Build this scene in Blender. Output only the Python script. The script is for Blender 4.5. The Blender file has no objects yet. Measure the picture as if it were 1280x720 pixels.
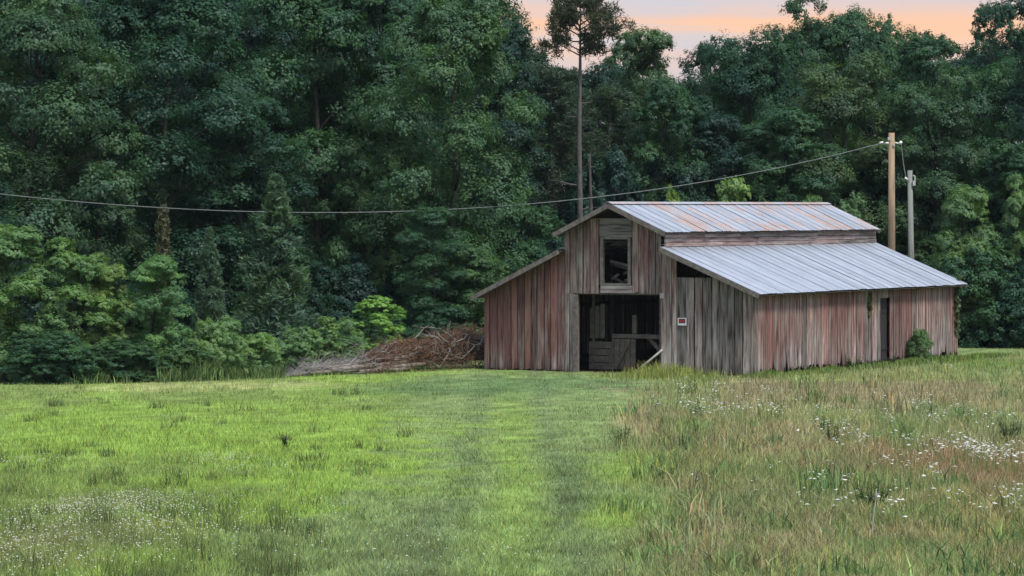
import bpy, math, random
import numpy as np

C = bpy.context.scene.collection
S = bpy.context.scene
random.seed(7)

# ------------------------------------------------------------------ camera, sky, sun, exposure
F, HZ, EYE = 4600.0, 260.0, 5.5          # focal length and horizon row of the 1280 px wide photograph, eye height
cam = bpy.data.objects.new('camera', bpy.data.cameras.new('camera'))
C.objects.link(cam)
cam.location = (0, 0, EYE)
cam.rotation_euler = (math.pi / 2, 0, 0)
cam.data.sensor_width = 36
cam.data.lens = 36 * F / 1280
cam.data.shift_y = -(360 - HZ) / 1280
cam.data.clip_start = 0.5
cam.data.clip_end = 6000
S.camera = cam

SUN_EL, SUN_AZ = math.radians(56), math.radians(138)    # azimuth clockwise from +Y: behind the camera to the right
world = bpy.data.worlds.new('World')
S.world = world
world.use_nodes = True
wn, wl = world.node_tree.nodes, world.node_tree.links
wn.clear()


def wmath(op, a, b=None, c=None):
    n = wn.new('ShaderNodeMath'); n.operation = op
    for i, v in enumerate((a, b, c)):
        if v is None: continue
        if isinstance(v, (int, float)): n.inputs[i].default_value = v
        else: wl.new(v, n.inputs[i])
    return n.outputs[0]


tc = wn.new('ShaderNodeTexCoord')
sep = wn.new('ShaderNodeSeparateXYZ'); wl.new(tc.outputs['Generated'], sep.inputs[0])
sky = wn.new('ShaderNodeTexSky'); sky.sky_type = 'NISHITA'; sky.sun_disc = False
sky.sun_elevation = SUN_EL; sky.sun_rotation = SUN_AZ
sky.dust_density = 2.0
bg1 = wn.new('ShaderNodeBackground'); wl.new(sky.outputs[0], bg1.inputs[0]); bg1.inputs[1].default_value = 0.12
# thin evening cloud: streaks drawn out along the horizon, grey-blue above, peach low in the west
mp = wn.new('ShaderNodeMapping'); wl.new(tc.outputs['Generated'], mp.inputs[0]); mp.inputs['Scale'].default_value = (9, 9, 70)
nz = wn.new('ShaderNodeTexNoise'); wl.new(mp.outputs[0], nz.inputs[0])
nz.inputs['Scale'].default_value = 1.0; nz.inputs['Detail'].default_value = 5; nz.inputs['Roughness'].default_value = 0.5
wob = wmath('MULTIPLY_ADD', nz.outputs[0], 0.014, -0.007)
el = wmath('ADD', sep.outputs[2], wob)
r1 = wn.new('ShaderNodeValToRGB'); wl.new(el, r1.inputs[0])
e = r1.color_ramp.elements
e[0].position = 0.0; e[0].color = (0.44, 0.41, 0.47, 1)
e[1].position = 1.0; e[1].color = (0.80, 0.98, 1.22, 1)
for p, c in ((0.036, (0.50, 0.45, 0.50, 1)), (0.0425, (0.72, 0.48, 0.38, 1)), (0.047, (0.82, 0.45, 0.27, 1)), (0.052, (0.78, 0.44, 0.29, 1)), (0.0575, (0.52, 0.46, 0.50, 1)),
             (0.085, (0.48, 0.48, 0.54, 1)), (0.25, (0.64, 0.74, 0.90, 1))):
    k = e.new(p); k.color = c
mp2 = wn.new('ShaderNodeMapping'); wl.new(tc.outputs['Generated'], mp2.inputs[0]); mp2.inputs['Scale'].default_value = (13, 13, 150)
nz2 = wn.new('ShaderNodeTexNoise'); wl.new(mp2.outputs[0], nz2.inputs[0]); nz2.inputs['Detail'].default_value = 4; nz2.inputs['Scale'].default_value = 1.0
mr_ = wn.new('ShaderNodeMapRange'); wl.new(nz2.outputs[0], mr_.inputs[0]); mr_.inputs[1].default_value = .46; mr_.inputs[2].default_value = .66; mr_.inputs[4].default_value = .75
mc = wn.new('ShaderNodeMix'); mc.data_type = 'RGBA'; wl.new(mr_.outputs[0], mc.inputs[0]); wl.new(r1.outputs[0], mc.inputs[6]); mc.inputs[7].default_value = (.47, .47, .54, 1)
bg2 = wn.new('ShaderNodeBackground'); wl.new(mc.outputs[2], bg2.inputs[0]); bg2.inputs[1].default_value = 0.74
mixw = wn.new('ShaderNodeMixShader'); mixw.inputs[0].default_value = 0.85
wl.new(bg1.outputs[0], mixw.inputs[1]); wl.new(bg2.outputs[0], mixw.inputs[2])
wo = wn.new('ShaderNodeOutputWorld'); wl.new(mixw.outputs[0], wo.inputs[0])

sun = bpy.data.objects.new('sun', bpy.data.lights.new('sun', 'SUN'))
C.objects.link(sun)
sun.data.energy = 2.3; sun.data.angle = math.radians(12); sun.data.color = (1.0, 0.94, 0.84)
sun.rotation_euler = (math.pi / 2 - SUN_EL, 0, math.pi - SUN_AZ)

S.view_settings.view_transform = 'Standard'; S.view_settings.look = 'None'
S.view_settings.gamma = 1; S.view_settings.use_curve_mapping = False
S.view_settings.exposure = 0.85
S.cycles.max_bounces = 6; S.cycles.diffuse_bounces = 3; S.cycles.transmission_bounces = 3


# ------------------------------------------------------------------ helpers
def build(name, verts, faces, mat=None, parent=None, cols=None, smooth=False):
    verts = np.asarray(verts, dtype=np.float32).reshape(-1, 3)
    me = bpy.data.meshes.new(name)
    if isinstance(faces, np.ndarray):
        k = faces.shape[1]; n = len(faces)
        me.vertices.add(len(verts)); me.vertices.foreach_set('co', verts.ravel())
        me.loops.add(n * k); me.loops.foreach_set('vertex_index', faces.astype(np.int32).ravel())
        me.polygons.add(n); me.polygons.foreach_set('loop_start', np.arange(0, n * k, k, dtype=np.int32))
        me.update(calc_edges=True); me.validate()
    else:
        me.from_pydata(verts.tolist(), [], faces); me.update()
    if cols is not None:
        a = me.color_attributes.new('col', 'FLOAT_COLOR', 'POINT')
        cc = np.ones((len(verts), 4), np.float32); cc[:, :3] = cols
        a.data.foreach_set('color', cc.ravel())
    if smooth: me.polygons.foreach_set('use_smooth', np.ones(len(me.polygons), bool))
    o = bpy.data.objects.new(name, me)
    if mat: me.materials.append(mat)
    C.objects.link(o)
    if parent: o.parent = parent
    return o


def thing(name, label, cat, loc=(0, 0, 0), rz=0, group=None):
    o = bpy.data.objects.new(name, None); C.objects.link(o)
    o.empty_display_size = 0.3
    o.location = loc; o.rotation_euler = (0, 0, rz)
    return tag(o, label, cat, group)


def tag(o, label, cat, group=None):
    o['label'] = label; o['category'] = cat
    if group: o['group'] = group
    return o


def copy_tree(o, parent=None):
    c = o.copy(); C.objects.link(c); c.parent = parent
    for ch in list(o.children): copy_tree(ch, c)
    return c


class MB:
    """collects boxes, bars and tubes for one mesh"""
    def __init__(s): s.v = []; s.f = []

    def add(s, v, f):
        b = len(s.v); s.v += [tuple(p) for p in v]; s.f += [tuple(i + b for i in q) for q in f]

    def box(s, a, b):
        (x0, y0, z0), (x1, y1, z1) = a, b
        v = [(x0, y0, z0), (x1, y0, z0), (x1, y1, z0), (x0, y1, z0), (x0, y0, z1), (x1, y0, z1), (x1, y1, z1), (x0, y1, z1)]
        s.add(v, [(0, 3, 2, 1), (4, 5, 6, 7), (0, 1, 5, 4), (1, 2, 6, 5), (2, 3, 7, 6), (3, 0, 4, 7)])

    def prism(s, poly, axis, t):
        """extrude polygon (list of 3D points) by vector t"""
        n = len(poly); t = np.array(t, float)
        v = [tuple(p) for p in poly] + [tuple(np.array(p) + t) for p in poly]
        f = [tuple(range(n))[::-1], tuple(range(n, 2 * n))] + [(i, (i + 1) % n, n + (i + 1) % n, n + i) for i in range(n)]
        s.add(v, f)

    def beam(s, p, q, w, h, up=(0, 0, 1)):
        p, q = np.array(p, float), np.array(q, float); d = q - p; d /= np.linalg.norm(d)
        a = np.cross(d, up)
        if np.linalg.norm(a) < 1e-4: a = np.array((1.0, 0, 0))
        a /= np.linalg.norm(a); b = np.cross(a, d)
        s.prism([p - a * w / 2 - b * h / 2, p + a * w / 2 - b * h / 2, p + a * w / 2 + b * h / 2, p - a * w / 2 + b * h / 2], None, q - p)

    def tube(s, pts, rad, n=7):
        pts = [np.array(p, float) for p in pts]
        b = len(s.v)
        dd = np.abs(pts[-1] - pts[0]); ref = np.eye(3)[int(np.argmin(dd))]
        for i, p in enumerate(pts):
            d = pts[min(i + 1, len(pts) - 1)] - pts[max(i - 1, 0)]
            d /= (np.linalg.norm(d) + 1e-9)
            a = np.cross(d, ref); a /= np.linalg.norm(a); c = np.cross(d, a)
            r = rad[i] if hasattr(rad, '__len__') else rad
            for k in range(n):
                t = 2 * math.pi * k / n
                s.v.append(tuple(p + (a * math.cos(t) + c * math.sin(t)) * r))
        for i in range(len(pts) - 1):
            for k in range(n):
                s.f.append((b + i * n + k, b + i * n + (k + 1) % n, b + (i + 1) * n + (k + 1) % n, b + (i + 1) * n + k))
        s.f.append(tuple(b + k for k in range(n))[::-1]); s.f.append(tuple(b + (len(pts) - 1) * n + k for k in range(n)))

    def build(s, name, mat, parent=None, smooth=False): return build(name, s.v, s.f, mat, parent, smooth=smooth)


def hash2(ix, iy, seed):
    n = (ix * 374761393 + iy * 668265263 + seed * 974634777) & 0xffffffff
    n = ((n ^ (n >> 13)) * 1274126177) & 0xffffffff
    return ((n ^ (n >> 16)) & 0xffff) / 65535.0


def vnoise(x, y, seed=0):
    x0 = np.floor(x).astype(np.int64); y0 = np.floor(y).astype(np.int64)
    fx, fy = x - x0, y - y0; fx = fx * fx * (3 - 2 * fx); fy = fy * fy * (3 - 2 * fy)
    a = hash2(x0, y0, seed); b = hash2(x0 + 1, y0, seed); c = hash2(x0, y0 + 1, seed); d = hash2(x0 + 1, y0 + 1, seed)
    return (a * (1 - fx) + b * fx) * (1 - fy) + (c * (1 - fx) + d * fx) * fy


def fbm(x, y, seed=0, o=3):
    r = 0; a = .5; t = 0
    for i in range(o):
        r = r + a * vnoise(x * 2 ** i, y * 2 ** i, seed + i * 17); t += a; a *= .5
    return r / t


def sst(a, b, x):
    t = np.clip((x - a) / (b - a), 0, 1); return t * t * (3 - 2 * t)


def ground_z(x, y):
    x = np.asarray(x, float); y = np.asarray(y, float)
    z = 0.000264 * np.maximum(120 - y, 0) ** 2
    return z + (fbm(x * .25, y * .12, 91) - .5) * .16 * (1 - sst(95, 118, y))


def px_x(px, d): return (px - 640) / F * d
def py_z(py, d): return EYE + (HZ - py) / F * d


def py_d(py):
    lo, hi = 20.0, 400.0
    for _ in range(50):
        m = (lo + hi) / 2
        v = (EYE - 0.000264 * max(120 - m, 0) ** 2) / m * F + HZ
        if v > py: lo = m
        else: hi = m
    return lo


# ------------------------------------------------------------------ materials
def newmat(name):
    m = bpy.data.materials.new(name); m.use_nodes = True
    nt = m.node_tree; nt.nodes.clear()
    out = nt.nodes.new('ShaderNodeOutputMaterial')
    return m, nt, out


class NT:
    def __init__(s, nt): s.nt = nt

    def n(s, t, **kw):
        k = s.nt.nodes.new(t)
        for a, b in kw.items(): setattr(k, a, b)
        return k

    def l(s, a, b): s.nt.links.new(a, b)

    def math(s, op, a, b=None, c=None, clamp=False):
        k = s.n('ShaderNodeMath', operation=op); k.use_clamp = clamp
        for i, v in enumerate((a, b, c)):
            if v is None: continue
            if isinstance(v, (int, float)): k.inputs[i].default_value = v
            else: s.l(v, k.inputs[i])
        return k.outputs[0]

    def mix(s, f, a, b, mode='MIX'):
        k = s.n('ShaderNodeMix', data_type='RGBA', blend_type=mode)
        for i, v in ((0, f), (6, a), (7, b)):
            if isinstance(v, (int, float)): k.inputs[i].default_value = v
            elif isinstance(v, tuple): k.inputs[i].default_value = (*v, 1)
            else: s.l(v, k.inputs[i])
        return k.outputs[2]

    def noise(s, vec, scale, detail=3, rough=.55, mscale=None, off=None):
        if mscale or off is not None:
            m = s.n('ShaderNodeMapping'); s.l(vec, m.inputs[0])
            if mscale: m.inputs['Scale'].default_value = mscale
            if off is not None: s.l(off, m.inputs['Location'])
            vec = m.outputs[0]
        k = s.n('ShaderNodeTexNoise'); s.l(vec, k.inputs[0])
        k.inputs['Scale'].default_value = scale; k.inputs['Detail'].default_value = detail; k.inputs['Roughness'].default_value = rough
        return k.outputs[0]

    def ramp(s, f, *st):
        k = s.n('ShaderNodeMapRange'); k.clamp = True
        s.l(f, k.inputs[0]); k.inputs[1].default_value = st[0]; k.inputs[2].default_value = st[1]
        k.inputs[3].default_value = st[2] if len(st) > 2 else 0; k.inputs[4].default_value = st[3] if len(st) > 3 else 1
        return k.outputs[0]

    def off(s):
        oi = s.n('ShaderNodeObjectInfo')
        cb = s.n('ShaderNodeCombineXYZ')
        r = s.math('MULTIPLY', oi.outputs['Random'], 37.0)
        for i in range(3): s.l(r, cb.inputs[i])
        return oi, cb.outputs[0]


def wood_mat(name, grey, grey2, red, horizontal=False):
    """weathered siding: object colour R = how much red paint is left, G = overall tone"""
    m, nt, out = newmat(name); t = NT(nt)
    tcn = t.n('ShaderNodeTexCoord'); oi, off = t.off()
    cs = t.n('ShaderNodeSeparateColor'); t.l(oi.outputs['Color'], cs.inputs[0])
    sc = (10, 10, .7) if not horizontal else (.7, .7, 12)
    sc2 = (4, 4, .5) if not horizontal else (.55, .55, 6)
    fine = t.noise(tcn.outputs['Object'], 1.6, 4, .6, sc, off)
    broad = t.noise(tcn.outputs['Object'], 1.0, 4, .6, sc2, off)
    patch = t.noise(tcn.outputs['Object'], .55, 3, .6)
    base = t.mix(t.ramp(fine, .33, .68), grey, grey2)
    base = t.mix(t.ramp(broad, .5, .68, 0, .75), base, (grey2[0] * 1.4, grey2[1] * 1.4, grey2[2] * 1.36))
    sp = t.n('ShaderNodeSeparateXYZ'); t.l(tcn.outputs['Object'], sp.inputs[0])
    hi = t.ramp(sp.outputs[2], .1, 1.5, -.18, .08)     # paint washes off first near the ground splash
    amt = t.math('ADD', t.math('ADD', cs.outputs[0], hi), t.math('MULTIPLY_ADD', patch, .9, -.45))
    amt = t.math('ADD', amt, t.math('MULTIPLY_ADD', oi.outputs['Random'], .45, -.22))
    thr = t.math('ADD', t.math('MULTIPLY', fine, .55), t.math('MULTIPLY', broad, .55))
    rf = t.ramp(t.math('SUBTRACT', amt, thr), -.3, .35, 0, .8)
    col = t.mix(rf, base, red)
    tone = t.math('MULTIPLY', cs.outputs[1], t.ramp(oi.outputs['Random'], 0, 1, .58, 1.26))
    crack = t.ramp(fine, .26, .44, .3, 1)
    tone = t.math('MULTIPLY', tone, crack)
    rot = t.math('ADD', t.ramp(sp.outputs[2], .0, .75), t.math('MULTIPLY_ADD', broad, 1.2, -.45))      # damp stains creeping up from the ground
    tone = t.math('MULTIPLY', tone, t.ramp(rot, .05, .6, .5, 1))
    cb = t.n('ShaderNodeCombineColor')
    for i in range(3): t.l(tone, cb.inputs[i])
    col = t.mix(1.0, col, cb.outputs[0], 'MULTIPLY')
    b = t.n('ShaderNodeBsdfPrincipled'); t.l(col, b.inputs['Base Color']); b.inputs['Roughness'].default_value = .85
    b.inputs['Specular IOR Level'].default_value = .2
    bp = t.n('ShaderNodeBump'); bp.inputs['Strength'].default_value = .5; bp.inputs['Distance'].default_value = .01
    t.l(fine, bp.inputs['Height']); t.l(bp.outputs[0], b.inputs['Normal'])
    t.l(b.outputs[0], out.inputs[0])
    return m


M = {}
M['siding'] = wood_mat('weathered_siding', (.085, .068, .062), (.39, .345, .325), (.150, .050, .043))
M['lap'] = wood_mat('weathered_lap_boards', (.125, .10, .10), (.33, .295, .29), (.155, .072, .07), True)


def simple_wood(name, a, b, sc=(3, 3, 3), rough=.85):
    m, nt, out = newmat(name); t = NT(nt)
    tcn = t.n('ShaderNodeTexCoord'); oi, off = t.off()
    f = t.noise(tcn.outputs['Object'], 2.0, 4, .6, sc, off)
    col = t.mix(t.ramp(f, .3, .7), a, b)
    k = t.n('ShaderNodeBsdfPrincipled'); t.l(col, k.inputs['Base Color']); k.inputs['Roughness'].default_value = rough
    k.inputs['Specular IOR Level'].default_value = .2
    bp = t.n('ShaderNodeBump'); bp.inputs['Strength'].default_value = .4; bp.inputs['Distance'].default_value = .01
    t.l(f, bp.inputs['Height']); t.l(bp.outputs[0], k.inputs['Normal'])
    t.l(k.outputs[0], out.inputs[0]); return m


M['frame'] = simple_wood('barn_frame_wood', (.06, .05, .045), (.14, .12, .11))
M['rake'] = simple_wood('rake_board_wood', (.085, .07, .066), (.20, .175, .16), (4, 4, 4))
M['pale_wood'] = simple_wood('bleached_wood', (.22, .21, .19), (.42, .40, .36))
M['pole_new'] = simple_wood('pole_tan_wood', (.22, .155, .10), (.36, .265, .18), (14, 14, .7))
M['pole_old'] = simple_wood('pole_grey_wood', (.14, .15, .14), (.25, .26, .245), (14, 14, .7))
M['bark'] = simple_wood('bark', (.022, .02, .018), (.06, .055, .05), (5, 5, 1.2))
M['pine_bark'] = simple_wood('pine_bark', (.05, .047, .045), (.115, .105, .10), (5, 5, 1.2))
M['dead_grey'] = simple_wood('dead_branch_grey', (.13, .12, .115), (.30, .28, .265))
M['dead_brown'] = simple_wood('dead_brush_brown', (.075, .04, .028), (.20, .11, .075))
M['log'] = simple_wood('log_bark', (.12, .10, .09), (.28, .24, .21))
M['metal_grey'] = simple_wood('galvanised_fitting', (.30, .31, .32), (.5, .5, .5), rough=.5)
M['porcelain'] = simple_wood('porcelain', (.62, .62, .6), (.75, .75, .73), rough=.35)
M['cable'] = simple_wood('cable_sheath', (.09, .10, .10), (.16, .17, .17), rough=.6)
M['hay'] = simple_wood('old_hay', (.13, .055, .03), (.30, .15, .08), (6, 6, 6))
M['dirt'] = simple_wood('barn_floor_dirt', (.05, .038, .03), (.11, .085, .065))
M['sign_white'] = simple_wood('sign_white', (.56, .56, .58), (.66, .66, .68), rough=.5)


def roof_mat():
    """old galvanised sheet; object colour R = amount of rust"""
    m, nt, out = newmat('galvanised_roofing'); t = NT(nt)
    tcn = t.n('ShaderNodeTexCoord'); oi, off = t.off()
    cs = t.n('ShaderNodeSeparateColor'); t.l(oi.outputs['Color'], cs.inputs[0])
    f = t.noise(tcn.outputs['Object'], 1.0, 4, .6, (2.0, 6, 2.0))
    g = t.noise(tcn.outputs['Object'], 1.0, 5, .65, (1.6, 3.5, 1.6), off)
    dirt = t.noise(tcn.outputs['Object'], .8, 4, .6)
    base = t.mix(t.ramp(f, .3, .7), (.28, .31, .37), (.38, .41, .475))
    base = t.mix(t.ramp(dirt, .5, .8, 0, .35), base, (.30, .31, .33))
    tonef = t.ramp(oi.outputs['Random'], 0, 1, .86, 1.1)
    cb = t.n('ShaderNodeCombineColor')
    for i in range(3): t.l(tonef, cb.inputs[i])
    base = t.mix(1.0, base, cb.outputs[0], 'MULTIPLY')
    blot = t.noise(tcn.outputs['Object'], .55, 4, .65)
    thr = t.math('ADD', t.math('MULTIPLY_ADD', g, .5, t.math('MULTIPLY', blot, .62)), t.math('MULTIPLY_ADD', oi.outputs['Random'], .12, -.10))
    rf = t.ramp(t.math('ADD', thr, cs.outputs[0]), .99, 1.10)
    rust = t.mix(t.ramp(f, .3, .7), (.20, .10, .065), (.33, .20, .145))
    col = t.mix(t.math('MULTIPLY', rf, .7), base, rust)
    k = t.n('ShaderNodeBsdfPrincipled'); t.l(col, k.inputs['Base Color'])
    t.l(t.math('MULTIPLY_ADD', rf, -.5, .5), k.inputs['Metallic'])
    t.l(t.math('MULTIPLY_ADD', rf, .35, .48), k.inputs['Roughness'])
    t.l(k.outputs[0], out.inputs[0]); return m


M['roof'] = roof_mat()
inner = simple_wood('stall_wood', (.055, .045, .04), (.135, .115, .10), (3, 3, 3))



def leaf_mat(name, trans=.4, vary=.35):
    """leaf colour comes from the object colour of each plant, with leaf to leaf and spray to spray variation"""
    m, nt, out = newmat(name); t = NT(nt)
    tcn = t.n('ShaderNodeTexCoord'); oi, off = t.off()
    f = t.noise(tcn.outputs['Object'], 4.0, 2, .6, (1, 1, 1), off)
    g = t.noise(tcn.outputs['Object'], .45, 2, .6, (1, 1, 1), off)
    c = oi.outputs['Color']
    warm = t.mix(1.0, c, (1.35, 1.30, .90), 'MULTIPLY')
    cold = t.mix(1.0, c, (.82, .88, .95), 'MULTIPLY')
    col = t.mix(t.ramp(f, .3, .7), cold, c)
    col = t.mix(t.ramp(g, .45, .68, 0, .9), col, warm)
    d = t.n('ShaderNodeBsdfDiffuse'); t.l(col, d.inputs[0])
    tr = t.n('ShaderNodeBsdfTranslucent'); t.l(t.mix(1.0, col, (1.1, 1.25, .6), 'MULTIPLY'), tr.inputs[0])
    gl = t.n('ShaderNodeBsdfGlossy'); gl.inputs['Roughness'].default_value = .45; gl.inputs[0].default_value = (.8, .9, 1, 1)
    mx = t.n('ShaderNodeMixShader'); mx.inputs[0].default_value = trans
    t.l(d.outputs[0], mx.inputs[1]); t.l(tr.outputs[0], mx.inputs[2])
    m2 = t.n('ShaderNodeMixShader'); m2.inputs[0].default_value = .012
    t.l(mx.outputs[0], m2.inputs[1]); t.l(gl.outputs[0], m2.inputs[2])
    t.l(m2.outputs[0], out.inputs[0]); return m


M['leaf'] = leaf_mat('foliage')


def attr_mat(name, trans=0.0, ground=False):
    m, nt, out = newmat(name); t = NT(nt)
    a = t.n('ShaderNodeAttribute'); a.attribute_name = 'col'
    col = a.outputs['Color']
    if ground:
        tcn = t.n('ShaderNodeTexCoord')
        f = t.noise(tcn.outputs['Object'], 9.0, 4, .7)
        g = t.noise(tcn.outputs['Object'], 1.3, 4, .6)
        col = t.mix(t.ramp(f, .3, .7, .0, .7), col, t.mix(1.0, col, (.45, .45, .5), 'MULTIPLY'))
        col = t.mix(t.ramp(g, .55, .75, 0, .4), col, t.mix(1.0, col, (1.25, 1.1, .8), 'MULTIPLY'))
    d = t.n('ShaderNodeBsdfDiffuse'); t.l(col, d.inputs[0]); sh = d.outputs[0]
    if trans:
        ge = t.n('ShaderNodeNewGeometry')
        v1 = t.n('ShaderNodeVectorMath', operation='SCALE'); t.l(ge.outputs['Normal'], v1.inputs[0]); v1.inputs['Scale'].default_value = .5
        v2 = t.n('ShaderNodeVectorMath', operation='ADD'); t.l(v1.outputs[0], v2.inputs[0]); v2.inputs[1].default_value = (0, 0, .6)
        v3 = t.n('ShaderNodeVectorMath', operation='NORMALIZE'); t.l(v2.outputs[0], v3.inputs[0]); t.l(v3.outputs[0], d.inputs['Normal'])
        tr = t.n('ShaderNodeBsdfTranslucent'); t.l(col, tr.inputs[0])
        mx = t.n('ShaderNodeMixShader'); mx.inputs[0].default_value = trans
        t.l(sh, mx.inputs[1]); t.l(tr.outputs[0], mx.inputs[2]); sh = mx.outputs[0]
    t.l(sh, out.inputs[0]); return m


M['grass'] = attr_mat('grass_blades', .3)
M['ground'] = attr_mat('field_ground', 0, True)


def flat_mat(name, c, rough=.6):
    m, nt, out = newmat(name); t = NT(nt)
    tcn = t.n('ShaderNodeTexCoord')
    f = t.noise(tcn.outputs['Object'], 9, 3)
    col = t.mix(t.ramp(f, .3, .7), tuple(x * .88 for x in c), tuple(min(1, x * 1.08) for x in c))
    k = t.n('ShaderNodeBsdfPrincipled'); t.l(col, k.inputs['Base Color']); k.inputs['Roughness'].default_value = rough
    t.l(k.outputs[0], out.inputs[0]); return m


M['sign_red'] = flat_mat('sign_red', (.36, .02, .03))
M['sign_dark'] = flat_mat('sign_dark_red', (.09, .012, .018))
M['petal'] = flat_mat('white_petals', (.56, .56, .50), .8)

# ------------------------------------------------------------------ field: zones of the ground cover, in metres
PATCH = []   # (x, y, rx, ry, strength, colour)


def patch(px, py, rx, ry, s, c):
    d = py_d(py); d2 = py_d(py - ry)
    PATCH.append((px_x(px, d), d, rx / F * d, max(d2 - d, .3), s, c))


BRIGHT = (.21, .32, .060); MID = (.185, .25, .095); LUSH = (.105, .175, .070); PALE = (.33, .36, .14)
OLIVE = (.17, .235, .068); BROWN = (.22, .19, .105); RED = (.25, .155, .092); STRAW = (.33, .28, .15); COOL = (.155, .20, .10)
patch(250, 545, 330, 45, .95, BRIGHT); patch(400, 590, 160, 40, .9, BRIGHT); patch(205, 660, 90, 22, .7, BRIGHT); patch(330, 640, 70, 25, .6, BRIGHT)
patch(560, 600, 40, 24, .3, BRIGHT); patch(790, 590, 60, 22, .75, BRIGHT); patch(785, 640, 60, 20, .75, BRIGHT); patch(90, 520, 140, 20, .7, BRIGHT)
patch(640, 530, 35, 60, .35, BRIGHT); patch(650, 620, 40, 50, .45, BRIGHT); patch(300, 482, 200, 6, .8, PALE); patch(190, 488, 100, 4, .6, PALE)
patch(660, 482, 200, 14, .85, LUSH); patch(480, 487, 100, 9, .6, LUSH); patch(545, 465, 70, 5, .5, BRIGHT)
patch(40, 620, 120, 40, .5, OLIVE); patch(80, 690, 170, 40, .65, (.20, .20, .09)); patch(230, 700, 160, 30, .4, OLIVE)
patch(400, 500, 170, 9, .55, OLIVE); patch(170, 585, 120, 14, .35, OLIVE); patch(500, 680, 60, 60, .35, COOL); patch(715, 590, 35, 20, .4, (.08, .12, .05))
patch(720, 625, 40, 12, .5, (.07, .105, .045)); patch(805, 683, 25, 5, .8, (.09, .075, .035)); patch(120, 630, 90, 14, .4, (.25, .25, .13))
patch(790, 530, 25, 22, .8, STRAW); patch(825, 540, 30, 40, .55, BROWN)
patch(1050, 487, 260, 14, .8, BROWN); patch(1180, 500, 160, 18, .7, BROWN); patch(1180, 590, 170, 30, .85, RED); patch(950, 500, 110, 14, .5, BROWN)
patch(1000, 545, 60, 25, .6, STRAW); patch(960, 560, 60, 20, .5, (.22, .17, .10)); patch(1210, 660, 160, 40, .65, (.22, .19, .075)); patch(880, 600, 80, 30, .4, (.17, .17, .06))
patch(1020, 620, 110, 25, .4, LUSH); patch(900, 640, 70, 25, .4, LUSH); patch(1060, 585, 60, 14, .4, LUSH); patch(1190, 520, 80, 14, .4, LUSH)
patch(1120, 473, 220, 4, .8, (.20, .24, .07)); patch(1230, 455, 90, 10, .8, (.11, .18, .04)); patch(860, 482, 50, 14, .6, OLIVE)


def lawn_edge(y):   # the mown lane ends here, rough meadow to the right
    return np.interp(y, [0, 36, 57, 70, 84, 100, 118, 125, 160], [1.6, 1.7, 2.3, 2.15, 2.5, 3.5, 4.5, 12, 30])


def tree_edge(x):   # woodland edge: y where the field stops
    return np.interp(x, [-60, -16, -10, -7.2, -1.5, 0, 12, 16, 22, 60], [100, 115, 118.2, 121, 129, 152, 154, 149, 146, 140])


def is_meadow(x, y):
    w = (fbm(x * .8, y * .35, 5) - .5) * 2.0 + (fbm(x * 3.5, y * 1.4, 6) - .5) * 2.2
    return sst(-.35, .55, x + w - lawn_edge(y))


def field_col(x, y):
    n1 = fbm(x * .5, y * .16, 11); n2 = fbm(x * 1.6, y * .5, 23); n3 = fbm(x * 4, y * 1.6, 37)
    def L(a, b, t): return a + (np.asarray(b) - a) * t[:, None]
    c = np.tile(np.array(OLIVE), (len(x), 1))
    c = L(c, BRIGHT, sst(.45, .65, n1) * .7)
    lane = sst(-3.6, -2.5, x + (n2 - .5) * 1.6)
    c = L(c, MID, lane * .92)
    wob = (fbm(y * .09, y * 0 + 3, 77) - .5) * .7
    trk = np.maximum(np.exp(-((x + .85 + wob) / .30) ** 2), np.exp(-((x - .85 + wob) / .30) ** 2)) * lane * (.55 + .9 * n2)
    c = L(c, (.115, .155, .075), np.clip(trk, 0, 1) * .6)
    c = L(c, BRIGHT, np.exp(-((x + wob) / .45) ** 2) * lane * .22)
    m = is_meadow(x, y)
    md = np.tile(np.array((.225, .245, .098)), (len(x), 1))
    md = L(md, BROWN, sst(.40, .60, n1) * .6); md = L(md, (.14, .20, .07), sst(.45, .65, n2) * .8); md = L(md, STRAW, sst(.6, .8, n3) * .45)
    c = c * (1 - m[:, None]) + md * m[:, None]
    for (cx, cy, rx, ry, s, k) in PATCH:
        near = (np.abs(x - cx) < rx * 2) & (np.abs(y - cy) < ry * 2)
        if not near.any(): continue
        r = np.sqrt(((x[near] - cx) / rx) ** 2 + ((y[near] - cy) / ry) ** 2) + (n2[near] - .5) * 1.5 + (n3[near] - .5) * 1.0
        c[near] = L(c[near], k, s * (1 - sst(.3, 1.25, r)))
    n4 = fbm(x * 9, y * 3.5, 41, 2); n5 = fbm(x * 2.2, y * .8, 43)
    return (c * 1.0 + .006) * (.55 + .9 * n4)[:, None] * (.72 + .56 * n5)[:, None]


# barn frame: local x runs along the gable front to the right, local y back along the long side, origin at the near corner
PHI = math.atan(2600 / 4600)
BX, BY = 7.936, 120.476
BC, BS = math.cos(PHI), math.sin(PHI)


def to_barn(x, y):
    dx, dy = x - BX, y - BY
    return dx * BC - dy * BS, dx * BS + dy * BC


def from_barn(u, v): return BX + u * BC + v * BS, BY - u * BS + v * BC


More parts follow.
